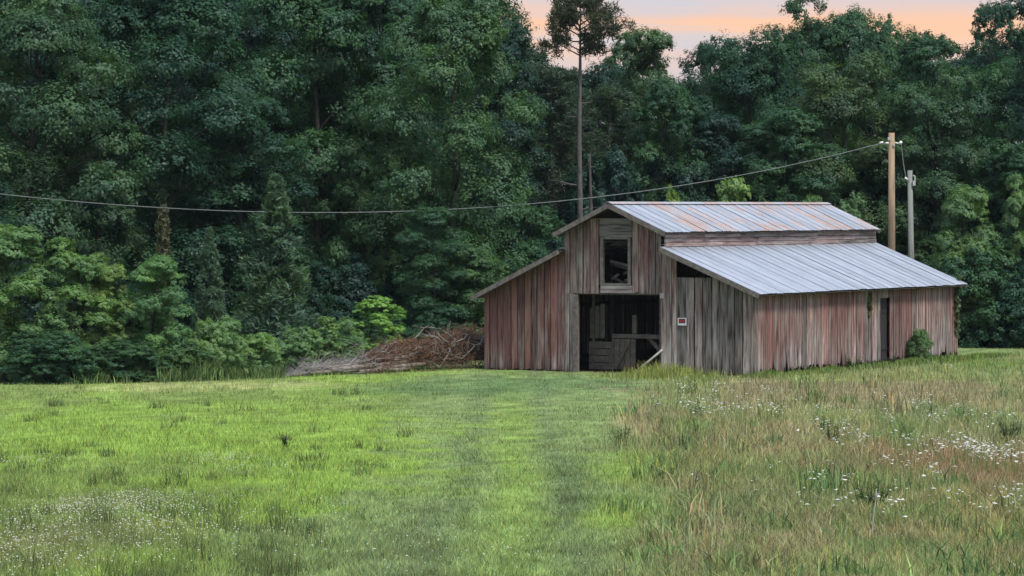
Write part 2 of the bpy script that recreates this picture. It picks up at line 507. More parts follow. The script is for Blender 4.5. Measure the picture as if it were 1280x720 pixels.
def terrain():
    xs = np.unique(np.concatenate([np.linspace(-900, -60, 15), np.linspace(-60, -26, 20), np.arange(-26, 30, .4), np.linspace(30, 60, 20), np.linspace(60, 900, 15)]))
    ys = np.unique(np.concatenate([np.linspace(-60, 28, 12), np.arange(28, 165, .6), np.linspace(165, 260, 20), np.linspace(260, 1500, 14)]))
    X, Y = np.meshgrid(xs, ys); x, y = X.ravel(), Y.ravel()
    z = ground_z(x, y)
    col = field_col(x, y)
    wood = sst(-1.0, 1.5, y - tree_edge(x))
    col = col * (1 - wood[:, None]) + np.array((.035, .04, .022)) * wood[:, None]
    u, v = to_barn(x, y)
    bare = sst(.5, .15, np.abs(u - .25)) * ((v > -.2) & (v < 17.4)) * .8
    bare = np.maximum(bare, ((u < 0) & (u > -10.3) & (v > -.1) & (v < 17.3)) * 1.0)
    col = col * (1 - bare[:, None]) + np.array((.075, .05, .036)) * bare[:, None]
    nx, ny = len(xs), len(ys)
    i = (np.arange(ny - 1)[:, None] * nx + np.arange(nx - 1)[None]).ravel()
    f = np.stack([i, i + 1, i + nx + 1, i + nx], 1)
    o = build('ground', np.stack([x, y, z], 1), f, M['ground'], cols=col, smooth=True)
    o['kind'] = 'structure'


terrain()


# ------------------------------------------------------------------ barn
barn = thing('barn', 'old weathered wooden barn with raised centre roof, faded red boards and tin roofing', 'barn', (BX, BY, 0), -PHI)
rb = random.Random(3)
EAVE_U, TOPL_U, TOPL_Z, EAVE_Z = .35, -3.3, 4.20, 2.68


def zr(u):      # underside line of right lean-to roof
    return TOPL_Z + (u - TOPL_U) * (EAVE_Z - TOPL_Z) / (EAVE_U - TOPL_U) - .07


def zl(u):      # left lean-to
    return 4.10 + (-7.05 - u) * (2.50 - 4.10) / (10.45 - 7.05) - .07


def zm(u):      # centre gable
    return 5.60 - abs(u + 5.2) * (5.60 - 4.66) / 2.1 - .07


def vboard(parent, u0, u1, z0, ztop, red, tone, y=0.0, axis='u', ragged=.06, lean=.0):
    """one vertical board, front face at local y (or x when axis is 'v'); ztop is a function of u"""
    t = .024 + rb.random() * .012
    g = rb.uniform(.008, .02) if rb.random() < .5 else rb.uniform(.025, .05)
    a, b = u0 + g / 2, u1 - g / 2
    if b - a < .03: return
    k = rb.uniform(-.012, .012) + lean
    m = a + (b - a) * rb.uniform(.3, .7)
    zb = [z0 + rb.random() * ragged for _ in range(3)]
    if rb.random() < .18: zb[rb.randrange(3)] += rb.random() * ragged * 3
    za, zc = ztop(a), ztop(b)
    prof = [(a + k, zb[0]), (m + k, zb[1]), (b + k, zb[2]), (b, zc), (a, za)]
    dy = rb.uniform(-.012, .006)
    mb = MB()
    if axis == 'u': mb.prism([(p, y + dy, z) for p, z in prof], None, (0, t, 0))
    else: mb.prism([(y - dy, p, z) for p, z in prof], None, (-t, 0, 0))
    o = mb.build('board', M['siding'], parent)
    o.color = (red, tone, 0, 1)


def run(parent, a, b, w, z0, ztop, red, tone, **kw):
    x = a
    sgn = 1
    while x < b - .02:
        ww = rb.uniform(*w)
        if b - x - ww < w[0] * .5: ww = b - x
        r = red(x + ww / 2) if callable(red) else red
        vboard(parent, x, min(x + ww, b), z0, ztop, r, tone * rb.uniform(.85, 1.12), **kw)
        x += ww


# front gable wall: framing behind, boards in front
mb = MB(); mb.box((-10.15, .05, .5), (-6.8, .14, .62)); front = mb.build('front_wall', M['frame'], barn)


def one(name, mat, parent, a, b):
    k = MB(); k.box(a, b); return k.build(name, mat, parent)


one('girt', M['frame'], front, (-10.15, .05, 1.9), (-6.8, .14, 2.02))
for z in (.5, 1.9): one('girt', M['frame'], front, (-3.35, .05, z), (-.05, .14, z + .12))
one('girt', M['frame'], front, (-2.8, .05, 3.02), (-.9, .14, 3.14))
for u in (-10.1, -8.4, -.12, -1.7): one('stud', M['frame'], front, (u, .14, 0), (u + .12, .26, 2.3))
run(front, -10.21, -7.07, (.20, .31), .0, lambda u: zl(u), lambda u: .84 + .1 * math.sin(u * 2), .90)
run(front, -7.07, -6.72, (.15, .2), .0, lambda u: 2.64, .4, 1.05)
run(front, -7.07, -5.76, (.19, .28), 2.62, lambda u: min(zm(u), 5.16), .54, .98, ragged=.03)
run(front, -4.50, -3.42, (.19, .28), 2.64, lambda u: min(zm(u), 5.16), .50, .96, ragged=.03)
run(front, -3.42, -2.86, (.17, .22), .0, lambda u: min(zr(u), 4.25), .36, .98)
run(front, -2.85, -.02, (.25, .34), .02, lambda u: min(zr(u), 3.2), .36, .92, ragged=.05)
mb = MB(); mb.box((-3.46, -.035, 2.50), (-3.30, -.005, 2.68)); o = mb.build('board', M['siding'], front); o.color = (.1, 1.1, 0, 1)
# horizontal panel over the loft opening, and the sill panel below
for i in range(3):
    z = 4.52 + i * .215
    mb = MB(); mb.box((-5.74, -.03 + rb.uniform(-.008, .008), z), (-4.52, -.004, z + .205)); o = mb.build('lap_board', M['lap'], front); o.color = (.12, rb.uniform(.8, 1.0), 0, 1)
for i in range(2):
    z = 2.66 + i * .13
    mb = MB(); mb.box((-5.70, -.03, z), (-4.50, -.004, z + .122)); o = mb.build('lap_board', M['lap'], front); o.color = (.1, rb.uniform(.95, 1.1), 0, 1)
# loft opening frame
mb = MB(); mb.box((-5.715, -.045, 2.93), (-5.60, .09, 4.5)); mb.box((-4.66, -.045, 2.93), (-4.56, .09, 4.5)); mb.box((-5.60, -.04, 2.915), (-4.66, .12, 2.985)); mb.box((-5.60, -.04, 4.455), (-4.66, .09, 4.515))
win = mb.build('loft_opening_frame', M['rake'], barn)
mb = MB()
for (p, q, w) in (((-5.6, .5, 3.72), (-4.7, .6, 3.5), .07), ((-5.62, .75, 3.6), (-4.62, .6, 3.38), .05), ((-5.5, .5, 3.2), (-5.2, .7, 2.95), .06), ((-5.3, .9, 3.3), (-4.65, .75, 3.42), .04), ((-5.6, .6, 4.3), (-5.1, .8, 4.36), .05), ((-5.55, .5, 3.1), (-5.3, .55, 3.28), .04), ((-5.1, .6, 3.05), (-4.7, .6, 3.2), .07)):
    k = MB(); k.beam(p, q, w, .09); k.build('loose_board', inner, win)

# main door jambs and header
mb = MB(); mb.box((-6.74, -.02, 0), (-6.58, .12, 2.6)); mb.build('door_jamb', M['rake'], barn)
mb = MB(); mb.box((-3.50, .02, 0), (-3.38, .14, 2.6)); mb.build('door_jamb', M['frame'], barn)
mb = MB(); mb.box((-6.74, .05, 2.60), (-3.36, .16, 2.76)); mb.build('door_header', M['frame'], barn)

# long right side wall
SL = 17.2
side = one('side_wall', M['frame'], barn, (-.17, .05, .45), (-.06, 10.1, .57))
for z in (1.5, 2.35): one('girt', M['frame'], side, (-.17, .05, z), (-.06, 10.1, z + .12))
for z in (.45, 1.5, 2.35): one('girt', M['frame'], side, (-.17, 11.2, z), (-.06, SL, z + .12))
for i in range(7): one('stud', M['frame'], side, (-.30, .1 + i * 2.43, 0), (-.171, .22 + i * 2.43, 2.6))


def sred(v): return .64 + .18 * math.sin(v * 1.1 + .6) - (.18 if v < .6 else 0)


ztop = lambda v: 2.70
run(side, .02, 10.18, (.10, .24), .04, ztop, sred, 1.02, axis='v', ragged=.2)
run(side, 11.0, SL, (.10, .24), .06, ztop, sred, 1.02, axis='v', ragged=.2)
run(side, 10.18, 11.0, (.2, .28), 2.32, ztop, .5, 1.0, axis='v', ragged=.02)
# narrow door, dark and shut, set back in its opening
mb = MB(); mb.box((-.16, 10.20, .12), (-.11, 10.98, 2.33)); mb.box((-.108, 10.25, .5), (-.08, 10.93, .62)); mb.box((-.108, 10.25, 1.8), (-.08, 10.93, 1.92))
dark = simple_wood('dark_door_wood', (.016, .013, .016), (.04, .033, .037), (14, 14, 1))
mb.build('side_door', dark, barn)

# left and back walls (seen only from elsewhere)
mb = MB(); mb.box((-10.16, .2, 2.0), (-10.05, SL, 2.12)); lw = mb.build('left_wall', M['frame'], barn)
one('sill', M['frame'], lw, (-10.17, .1, -.1), (-9.98, SL - .2, .3))
run(lw, .02, SL, (.3, .42), .0, lambda v: 2.44, .4, 1, axis='v', y=-10.19)
mb = MB(); mb.box((-10.1, SL - .16, 2.0), (-.1, SL - .05, 2.12)); bw = mb.build('back_wall', M['frame'], barn)
one('sill', M['frame'], bw, (-9.9, SL - .2, -.1), (-.2, SL - .02, .3))


def zback(u):
    if u > -3.3: return zr(u)
    if u < -7.05: return zl(u)
    return zm(u)


for a, b in ((-10.2, -7.05), (-7.05, -3.3), (-3.3, -.02)):
    run(bw, a, b, (.3, .42), .0, lambda u, a=a, b=b: zback(min(max(u, a + .01), b - .01)), .4, 1, y=SL)

# clerestory strips between the roofs: lap boards laid horizontally
for sgn, u in ((1, -3.30), (-1, -7.08)):
    mb = MB(); mb.box((u - .14, .05, 3.9), (u - .03, SL, 4.0)) if sgn > 0 else mb.box((u + .03, .05, 3.9), (u + .14, SL, 4.0))
    cw = mb.build('clerestory_wall', M['frame'], barn)
    for i in range(4):
        z = 4.08 + i * .140
        y = .02
        while y < SL - .1:
            ln = min(rb.uniform(2.6, 4.4), SL - y)
            if SL - y - ln < .8: ln = SL - y
            d = rb.uniform(.0, .012) + (3 - i) * .012
            mb = MB()
            mb.box((u - .02, y, z), (u + .02 + d, y + ln - .012, z + .122)) if sgn > 0 else mb.box((u - .02 - d, y, z), (u + .02, y + ln - .012, z + .122))
            o = mb.build('lap_board', M['lap'], cw); o.color = (.3, rb.uniform(.9, 1.25), 0, 1)
            y += ln


# roofs: a plank deck with separate tin sheets on top
def roof(name, ua, za, ub, zb, y0, y1, rustf, right=True):
    """slope from the upper line (ua, za) to the eave (ub, zb)"""
    mb = MB()
    n = np.array((za - zb, 0, ub - ua) if ub > ua else (zb - za, 0, ua - ub), float); n /= np.linalg.norm(n)
    off = n * -.05
    mb.prism([np.array((ua, y0 + .03, za)) + off - n * .03, np.array((ub, y0 + .03, zb)) + off - n * .03, np.array((ub, y0 + .03, zb)) + off, np.array((ua, y0 + .03, za)) + off], None, (0, y1 - y0 - .06, 0))
    deck = mb.build(name, M['frame'], barn)
    d = np.array((ub - ua, 0, zb - za), float); Ln = np.linalg.norm(d); d /= Ln
    y = y0; i = 0
    w = .61
    while y < y1 - .05:
        ww = min(w, y1 - y)
        prof = []
        for k in range(2):
            a = y + ww * (k * .5)
            prof += [(a, .014), (a + .018, .014), (a + .04, 0.0), (a + ww * .5 - .03, 0.0), (a + ww * .5 - .012, .006)]
        prof.append((y + ww - .002, .006))
        ext = rb.uniform(.0, .05)
        v = []
        lift = (i % 2) * .004 + .004
        for s in (0, .5, 1.0):
            for (yy, h) in prof:
                p = np.array((ua, 0, za)) + d * (s * Ln + (ext if s == 1.0 else 0)) + n * (h + lift + (rb.uniform(-.004, .004) if s else 0))
                v.append((p[0], yy, p[2]))
        m = len(prof); f = []
        for r in range(2):
            for k in range(m - 1):
                q = (r * m + k, r * m + k + 1, (r + 1) * m + k + 1, (r + 1) * m + k)
                f.append(q if not right else q[::-1])
        o = build('roof_sheet', v, f, M['roof'], deck)
        o.color = (rustf(y), 0, 0, 1)
        y += w; i += 1
    return deck


OV = -.42
rnd = random.Random(12)
mr = roof('main_roof', -5.2, 5.66, -3.08, 4.71, OV, 17.2 - .1, lambda y: .50 if y > 1.2 else .36)
ml = roof('main_roof', -5.2, 5.66, -7.30, 4.66, OV, 17.1, lambda y: .4, False)
lr = roof('lean_to_roof', -3.30, 4.21, .37, 2.70, OV, 17.3, lambda y: .06)
ll = roof('lean_to_roof', -7.08, 4.11, -10.47, 2.50, OV, 17.3, lambda y: .2, False)
mb = MB()
for s in (1, -1): mb.prism([(-5.2, OV - .02, 5.715), (-5.2 + s * .16, OV - .02, 5.645), (-5.2 + s * .16, OV - .02, 5.635), (-5.2, OV - .02, 5.70)][::s], None, (0, 17.56, 0))
rc = mb.build('ridge_cap', M['roof'], mr); rc.color = (.52, 0, 0, 1)


def rake(parent, p, q, w=.15):
    mb = MB(); mb.beam(p, q, .03, w, up=(0, 0, 1)); mb.build('rake_board', M['rake'], parent)


for y in (OV - .02, 17.18):
    rake(mr, (-5.2, y, 5.58), (-3.08, y, 4.63)); rake(ml, (-5.2, y, 5.575), (-7.30, y, 4.58))
    rake(lr, (-3.3, y, 4.13), (.37, y, 2.62)); rake(ll, (-7.08, y, 4.03), (-10.47, y, 2.42))
mb = MB()
for i in range(14): mb.beam((-.06, .25 + i * 1.27, 2.78), (.30, .25 + i * 1.27, 2.61), .05, .09)
mb.build('rafter_tails', M['frame'], lr)['kind'] = 'stuff'
# attic beams and loft floor, posts inside
mb = MB(); mb.box((-7.0, .1, 2.72), (-3.4, SL - .2, 2.80)); mb.build('loft_floor', M['frame'], barn)
for v in (3.0, 6.5, 10, 13.5):
    for u in (-6.95, -3.45):
        mb = MB(); mb.box((u, v, 0), (u + .14, v + .14, 4.0)); mb.build('post', M['frame'], barn)
# stall front inside the doorway: low boards on the left, braced gate, post, window hole, fallen beams
mb = MB(); mb.box((-6.55, .96, .1), (-6.45, 1.06, 2.55)); sw = mb.build('stall_front', inner, barn)
for i in range(4):
    mb = MB(); mb.box((-6.62, .88, .05 + i * .24), (-5.72, .92, .27 + i * .24)); mb.build('board', inner, sw)
for i in range(3):
    mb = MB(); mb.box((-6.60 + i * .2, .90, 1.10), (-6.43 + i * .2 - .0, .93, 2.1 + .08 * i)); mb.build('board', inner, sw)
mb = MB(); mb.box((-5.70, .80, 1.12), (-3.9, .90, 1.26)); mb.build('rail', inner, barn)
mb = MB(); mb.box((-4.98, .9, 1.28), (-4.82, 1.02, 1.9)); mb.build('post', inner, barn)
mb = MB(); mb.box((-5.68, .78, .08), (-5.62, .86, 1.1)); gate = mb.build('stall_gate', inner, barn)
for i in range(4):
    mb = MB(); mb.box((-5.61 + i * .205, .80, .08), (-5.42 + i * .205, .83, 1.09)); mb.build('board', inner, gate)
mb = MB(); mb.beam((-5.5, .77, .15), (-5.0, .77, 1.05), .03, .08); mb.build('brace', inner, gate)
for p, q in (((-4.5, 1.0, 1.25), (-3.6, .8, .45)), ((-4.2, 1.4, 1.7), (-3.5, 1.2, 1.0)), ((-3.9, 2.2, 1.9), (-3.5, 2.0, 1.2))):
    mb = MB(); mb.beam(p, q, .07, .13); mb.build('fallen_beam', inner, barn)
# hay and litter on the floor
rh = np.random.RandomState(5)
n = 1500
px = rh.uniform(-5.0, -3.5, n); py = rh.uniform(.25, 2.6, n); pz = rh.rand(n) * .38 * np.clip((px + 5.1) / .6, 0, 1)
an = rh.rand(n) * 6.28; ln = rh.uniform(.08, .25, n); tz = rh.uniform(-.4, .5, n)
dx, dy, dz = np.cos(an) * ln, np.sin(an) * ln, tz * ln
w = .018
v = np.stack([np.stack([px - dy * w / ln, py + dx * w / ln, pz], 1), np.stack([px + dy * w / ln, py - dx * w / ln, pz], 1), np.stack([px + dx, py + dy, pz + dz + .01], 1)], 1).reshape(-1, 3)
hp = build('hay_litter', v, np.arange(n * 3).reshape(-1, 3), M['hay'], None)
hp.location = (BX, BY, .02); hp.rotation_euler = (0, 0, -PHI)
hp['kind'] = 'stuff'; tag(hp, 'reddish old hay strewn on the floor inside the barn doorway', 'hay')
# leaning pale pole at the right door jamb
mb = MB(); a = from_barn(-4.25, -.35); b = from_barn(-3.35, -.06)
mb.tube([(a[0], a[1], .02), ((a[0] + b[0]) / 2, (a[1] + b[1]) / 2, .40), (b[0], b[1], .80)], [.045, .04, .035], 7)
tag(mb.build('leaning_pole', M['pale_wood'], None, True), 'pale bare pole leaning against the right side of the barn doorway', 'pole')
# sign
sg = thing('notice_sign', 'small white bordered red notice sign nailed to the barn front', 'sign', (*from_barn(-2.62, -.05), 1.74), -PHI)
mb = MB(); mb.box((-.16, -.012, -.125), (.16, .0, .125)); mb.build('sign_board', M['sign_white'], sg)
mb = MB(); mb.box((-.12, -.018, -.05), (.12, -.0125, .095)); sd = mb.build('red_panel', M['sign_dark'], sg)
mb = MB(); mb.box((-.09, -.021, -.005), (.09, -.0185, .05)); mb.build('red_band', M['sign_red'], sd)


# ------------------------------------------------------------------ vegetation prototypes
def leaves(pos, nrm, size, rng, aspect=.6, axis=None):
    """diamond leaves: pos (N,3), nrm (N,3) -> verts, quads"""
    n = len(pos)
    nrm = nrm / (np.linalg.norm(nrm, axis=1, keepdims=True) + 1e-9)
    r = rng.normal(size=(n, 3)) if axis is None else axis
    a = r - nrm * np.sum(r * nrm, 1, keepdims=True); a /= (np.linalg.norm(a, axis=1, keepdims=True) + 1e-9)
    b = np.cross(nrm, a)
    s = size[:, None]
    v = np.stack([pos - a * s, pos + b * s * aspect, pos + a * s, pos - b * s * aspect], 1)
    return v.reshape(-1, 3), np.arange(n * 4).reshape(-1, 4)


def sph(n, rng):
    d = rng.normal(size=(n, 3)); return d / np.linalg.norm(d, axis=1, keepdims=True)


def clump_cloud(cent, rad, dirs, per, rng, flat=.6, lsize=(.12, .2), drift=.5):
    n = len(cent)
    idx = np.repeat(np.arange(n), per)
    d = sph(len(idx), rng); rr = rng.rand(len(idx), 1) ** .6
    off = d * rr * rad[idx][:, None]; off[:, 2] *= flat
    pos = cent[idx] + off
    nrm = dirs[idx] * .8 + d * .3 + np.array((0, 0, drift)) + rng.normal(size=(len(idx), 3)) * .27
    return pos, nrm, rng.uniform(lsize[0], lsize[1], len(idx))


def wiggle(p, q, n, amp, rng):
    p, q = np.array(p, float), np.array(q, float)
    pts = [p + (q - p) * t for t in np.linspace(0, 1, n)]
    for i in range(1, n - 1): pts[i] = pts[i] + rng.normal(size=3) * amp
    return pts


def broadleaf(seed, H=17.0, R=4.0, base=4.0, nl=20, nc=28, per=60, ls=(.075, .13), lobe=(.33, .5), rt=.16, open_=0.0, squash=.75):
    rng = np.random.RandomState(seed)
    lobes = []; ga = rng.rand() * 6
    for i in range(nl):
        t = (i + .5) / nl
        env = R * max(math.sin(math.pi * (.14 + .82 * t)), .1) ** .5
        a = ga + i * 2.399 + rng.uniform(-.35, .35)
        rr = env * rng.uniform(.5, .88)
        lobes.append((math.cos(a) * rr, math.sin(a) * rr, base + (H - base) * (t * .92 + .02) + rng.uniform(-.5, .3), R * rng.uniform(*lobe) * (1.08 - .35 * t)))
    for i in range(4):
        a = i * 1.57 + ga; lobes.append((math.cos(a) * R * .26, math.sin(a) * R * .26, H - R * rng.uniform(.38, .75), R * rng.uniform(.26, .36)))
    for i in range(max(4, nl // 4)):     # inner boughs round the trunk
        t = (i + .5) / max(4, nl // 4)
        lobes.append((rng.normal() * R * .14, rng.normal() * R * .14, base + (H - base) * (.10 + .78 * t), R * (.50 - .12 * t)))
    lobes = np.array(lobes)
    k = rng.poisson(nc, len(lobes)) + 3
    idx = np.repeat(np.arange(len(lobes)), k)
    d = sph(len(idx), rng)
    ax = lobes[idx, :2] / (np.linalg.norm(lobes[idx, :2], axis=1, keepdims=True) + 1e-6)
    inward = np.sum(d[:, :2] * ax, 1)
    keep = (d[:, 2] > -.42) & (inward > -.7)
    idx, d = idx[keep], d[keep]
    rl = lobes[idx, 3]
    cent = lobes[idx, :3] + d * (rl * rng.uniform(.6, 1.08, len(idx)))[:, None] * np.array((1, 1, squash))
    rad = rl * rng.uniform(.16, .36, len(idx))
    if open_: k2 = rng.rand(len(idx)) > open_; cent, rad, d = cent[k2], rad[k2], d[k2]
    pos, nrm, sz = clump_cloud(cent, rad, d, per, rng, .8, ls)
    lv, lf = leaves(pos, nrm, sz, rng)
    mb = MB()
    tr = [np.array((0, 0, -.3))]
    for t in (.25, .5, .75, .95): tr.append(np.array((rng.normal() * .18, rng.normal() * .18, H * t * .92)))
    mb.tube(tr, [rt * 1.25, rt, rt * .75, rt * .45, rt * .12], 8)
    for L in lobes[::2]:
        s = min(max((L[2] - R * .5) / (H * .92), .12), .8)
        p0 = np.array([np.interp(s * H * .92, [q[2] for q in tr], [q[j] for q in tr]) for j in range(3)])
        mb.tube(wiggle(p0, L[:3], 4, .12, rng), [rt * .4, rt * .28, rt * .18, rt * .07], 5)
    return (lv, lf), (mb.v, mb.f), H, R * 2.25, M['bark']


def conifer(seed, H=8.0, R=2.0, base=.4, n=230, per=34, ls=(.16, .3), tip=0.0, rt=.12):
    rng = np.random.RandomState(seed)
    t = rng.rand(n) ** .8
    t = np.concatenate([t, np.linspace(.85, 1, 14)])
    a = rng.rand(len(t)) * 6.283
    env = R * (1 - t) ** .8 * (.75 + .35 * np.sin(a * 3 + t * 23) * .6) + .06
    rr = env * rng.uniform(.45, 1.0, len(t))
    cent = np.stack([np.cos(a) * rr, np.sin(a) * rr, base + (H - base) * t], 1)
    d = np.stack([np.cos(a), np.sin(a), np.full(len(t), .35)], 1)
    rad = np.maximum(R * .30 * (1.05 - t), .14)
    idx = np.repeat(np.arange(len(t)), per)
    o = sph(len(idx), rng) * (rng.rand(len(idx), 1) ** .5) * rad[idx][:, None]
    pos = cent[idx] + o * np.array((1, 1, .8))
    axis = d[idx] + rng.normal(size=(len(idx), 3)) * .35 + np.array((0, 0, .5))
    lv, lf = leaves(pos, sph(len(idx), rng), rng.uniform(ls[0], ls[1], len(idx)), rng, .28, axis)
    mb = MB(); mb.tube([(0, 0, -.2), (0, 0, H * .5), (0, 0, H * .97)], [rt, rt * .6, .02], 7)
    for i in range(0, n, 9): mb.tube([(0, 0, cent[i, 2] - rr[i] * .3), tuple(cent[i])], [rt * .3, .012], 4)
    return (lv, lf), (mb.v, mb.f), H, R * 2.1, M['bark']


def pine(seed, H=17.0, R=2.3, crown=.78, nb=26, tuft=70, rt=.20, lean=0.0, stubs=True):
    rng = np.random.RandomState(seed)
    tp = [np.array((lean * s + rng.normal() * .05, rng.normal() * .05, H * s - .3 * (s == 0))) for s in (0, .2, .4, .6, .8, .97)]
    mb = MB(); mb.tube(tp, [rt * 1.15, rt, rt * .9, rt * .75, rt * .5, rt * .12], 9)
    P = []; D = []
    at = lambda z: np.array([np.interp(z, [q[2] for q in tp], [q[j] for q in tp]) for j in range(3)])
    for i in range(nb):
        t = crown + (1 - crown) * (i + .5) / nb
        z = H * t; a = i * 2.399 + rng.rand()
        ln = R * (math.sin(math.pi * (.18 + .75 * (i + .5) / nb)) ** .7) * rng.uniform(.55, 1.05)
        p0 = at(z - ln * .25); e = p0 + np.array((math.cos(a) * ln, math.sin(a) * ln, ln * rng.uniform(.15, .55)))
        w = wiggle(p0, e, 4, ln * .06, rng); mb.tube(w, [rt * .26, rt * .2, rt * .13, .015], 5)
        for s in (.55, .8, 1.0):
            for _ in range(2):
                q = p0 + (e - p0) * s + rng.normal(size=3) * ln * .13; P.append(q); D.append((e - p0) / ln)
                mb.tube([p0 + (e - p0) * s * .9, q], [.025, .012], 4)
    if stubs:
        for t, a, ln in ((.40, .2, 1.0), (.47, 2.9, 1.7), (.66, 3.0, .9), (.70, .4, .8)):
            p0 = at(H * t); e = p0 + np.array((math.cos(a) * ln, math.sin(a) * ln, ln * .18)); mb.tube(wiggle(p0, e, 4, .07, rng), [.045, .035, .022, .008], 5)
    P = np.array(P); D = np.array(D)
    idx = np.repeat(np.arange(len(P)), tuft)
    ax = sph(len(idx), rng) + D[idx] * .4 + np.array((0, 0, .35)); ax /= np.linalg.norm(ax, axis=1, keepdims=True)
    sz = rng.uniform(.11, .2, len(idx))
    pos = P[idx] + ax * (sz * 1.1)[:, None] + rng.normal(size=(len(idx), 3)) * .12
    lv, lf = leaves(pos, sph(len(idx), rng), sz, rng, .16, ax)
    return (lv, lf), (mb.v, mb.f), H, R * 2.1, M['pine_bark']


def weed_clump(seed, H=1.2, R=.32, ns=16):
    rng = np.random.RandomState(seed); mb = MB(); P = []; N = []; A = []; Z = []
    for i in range(ns):
        a = rng.rand() * 6.283; r0 = R * .35 * rng.rand(); r1 = R * rng.uniform(.3, 1); h = H * rng.uniform(.5, 1)
        p0 = np.array((math.cos(a) * r0, math.sin(a) * r0, 0)); p1 = np.array((math.cos(a) * r1, math.sin(a) * r1, h))
        mb.tube([p0, (p0 + p1) / 2 + rng.normal(size=3) * .02, p1], [.009, .007, .003], 4)
        for k in range(26):
            t = rng.rand() ** .8; q = p0 + (p1 - p0) * t; b = rng.rand() * 6.283
            ax = np.array((math.cos(b), math.sin(b), rng.uniform(.3, 1.3))); ax /= np.linalg.norm(ax); l = rng.uniform(.035, .085) * (1.25 - .7 * t)
            P.append(q + ax * l); A.append(ax); Z.append(l); N.append(rng.normal(size=3) * .4 + np.array((0, 0, 1)))
    lv, lf = leaves(np.array(P), np.array(N), np.array(Z), rng, .34, np.array(A))
    return (lv, lf), (mb.v, mb.f), H, R * 2, M['bark']


PROTO = {
    'oak': [broadleaf(s, 17, 4.4, .8, 26, 92, 44, (.055, .10), lobe=(.30, .50)) for s in (1, 2, 3)],
    'tall': [broadleaf(s, 18, 3.4, 1.0, 28, 80, 40, (.055, .095), lobe=(.32, .52)) for s in (11, 12)],
    'airy': [broadleaf(s, 17, 3.0, 5, 24, 46, 34, (.05, .09), open_=.15, lobe=(.22, .36)) for s in (21,)],
    'young': [broadleaf(s, 8, 2.2, .2, 24, 76, 36, (.042, .072), rt=.08, lobe=(.30, .46)) for s in (31, 32, 33)],
    'bush': [broadleaf(s, 4.5, 2.4, .1, 24, 66, 34, (.045, .08), rt=.07, squash=.9) for s in (41, 42, 43)],
    'sapling': [broadleaf(s, 4.0, .95, .3, 24, 30, 24, (.035, .06), lobe=(.34, .52), rt=.04) for s in (51, 52)],
    'weed': [weed_clump(s) for s in (61, 62, 63)],
    'wallbush': [broadleaf(s, 1.2, .5, .02, 14, 14, 40, (.025, .05), lobe=(.42, .7), rt=.015) for s in (61, 62)],
    'cedar': [conifer(s, 8, 1.9, n=340, per=56, ls=(.09, .16)) for s in (71, 72)],
    'spire': [conifer(s, 4, .62, .3, 110, 40, (.06, .12), rt=.05) for s in (73,)],
    'pine': [pine(81, 17.6, 2.4, .85, 24, 60, rt=.17)],
    'pinew': [pine(82, 17.6, 3.0, .25, 100, 80, stubs=False)],
}
FIRST = {}
CNT = {}


def plant(kind, name, px, d, top, wpx, col, label, cat, group=None, rz=None, base_z=None, depth=1.0):
    var = PROTO[kind]; i = CNT.get(kind, 0); CNT[kind] = i + 1
    key = (kind, i % len(var)); (lv, lf), (tv, tf), H, Wd, bark = var[key[1]]
    x = px_x(px, d); z0 = float(ground_z(x, d)) if base_z is None else base_z
    sz = (py_z(top, d) - z0) / H; sx = wpx / F * d / Wd
    if key not in FIRST:
        t = thing(name, label, cat)
        build('trunk', tv, tf, bark, t, smooth=True); build('crown', lv, lf, M['leaf'], t)
        FIRST[key] = t
    else:
        src = FIRST[key]; t = src.copy(); C.objects.link(t); t.name = name
        for ch in src.children:
            c = ch.copy(); C.objects.link(c); c.parent = t
        for k in ('group',):
            if k in t: del t[k]
        tag(t, label, cat)
    if group: t['group'] = group
    t.location = (x, d, z0 - .02); t.scale = (sx, sx * depth, sz)
    t.rotation_euler = (0, 0, random.uniform(0, 6.28) if rz is None else rz)
    for c in t.children:
        if c.name.startswith('crown'): c.color = (*col, 1)
    return t


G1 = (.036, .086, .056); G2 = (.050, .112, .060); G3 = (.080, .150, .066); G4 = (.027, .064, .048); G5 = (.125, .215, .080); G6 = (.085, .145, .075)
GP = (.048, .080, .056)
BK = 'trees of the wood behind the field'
# the wood, front rank, left to right
plant('oak', 'broadleaf_tree', 40, 131, -45, 300, (0.062, 0.119, 0.065), 'big dark broadleaf tree at the far left, layered boughs above the rounded bush', 'tree', BK)
plant('oak', 'broadleaf_tree', 205, 136, -70, 310, G1, 'huge dark broadleaf tree above the dead-topped young cedar, left part of the wood', 'tree', BK)
plant('oak', 'broadleaf_tree', 395, 141, -75, 280, G2, 'tall dark broadleaf tree rising out of frame behind the large conical evergreen', 'tree', BK)
plant('oak', 'broadleaf_tree', 565, 137, -35, 250, (0.068, 0.132, 0.065), 'large broadleaf tree left of the tall pine, its rounded right edge against dark shade', 'tree', BK)
plant('tall', 'broadleaf_tree', 470, 143, -60, 200, G1, 'tall dark broadleaf tree between two bigger crowns in the left half of the wood', 'tree', BK)
plant('tall', 'broadleaf_tree', 305, 136, 105, 190, G1, 'mid height dark broadleaf tree just above the cable left of the conical evergreen', 'tree', BK)
plant('tall', 'broadleaf_tree', 120, 134, 60, 190, (0.065, 0.124, 0.068), 'mid height broadleaf tree with lighter boughs above the left bushes', 'tree', BK)
plant('young', 'broadleaf_tree', 452, 138, 165, 125, (.085, .165, .07), 'lighter green young tree crossed by the cable, right of the conical evergreen', 'tree', BK)
plant('young', 'broadleaf_tree', 590, 134, 300, 130, G3, 'leafy young tree beside the barn left corner above the brush pile', 'tree', BK)
plant('young', 'broadleaf_tree', 655, 140, 235, 140, G2, 'green young tree just left of the barn upper gable roof', 'tree', BK)
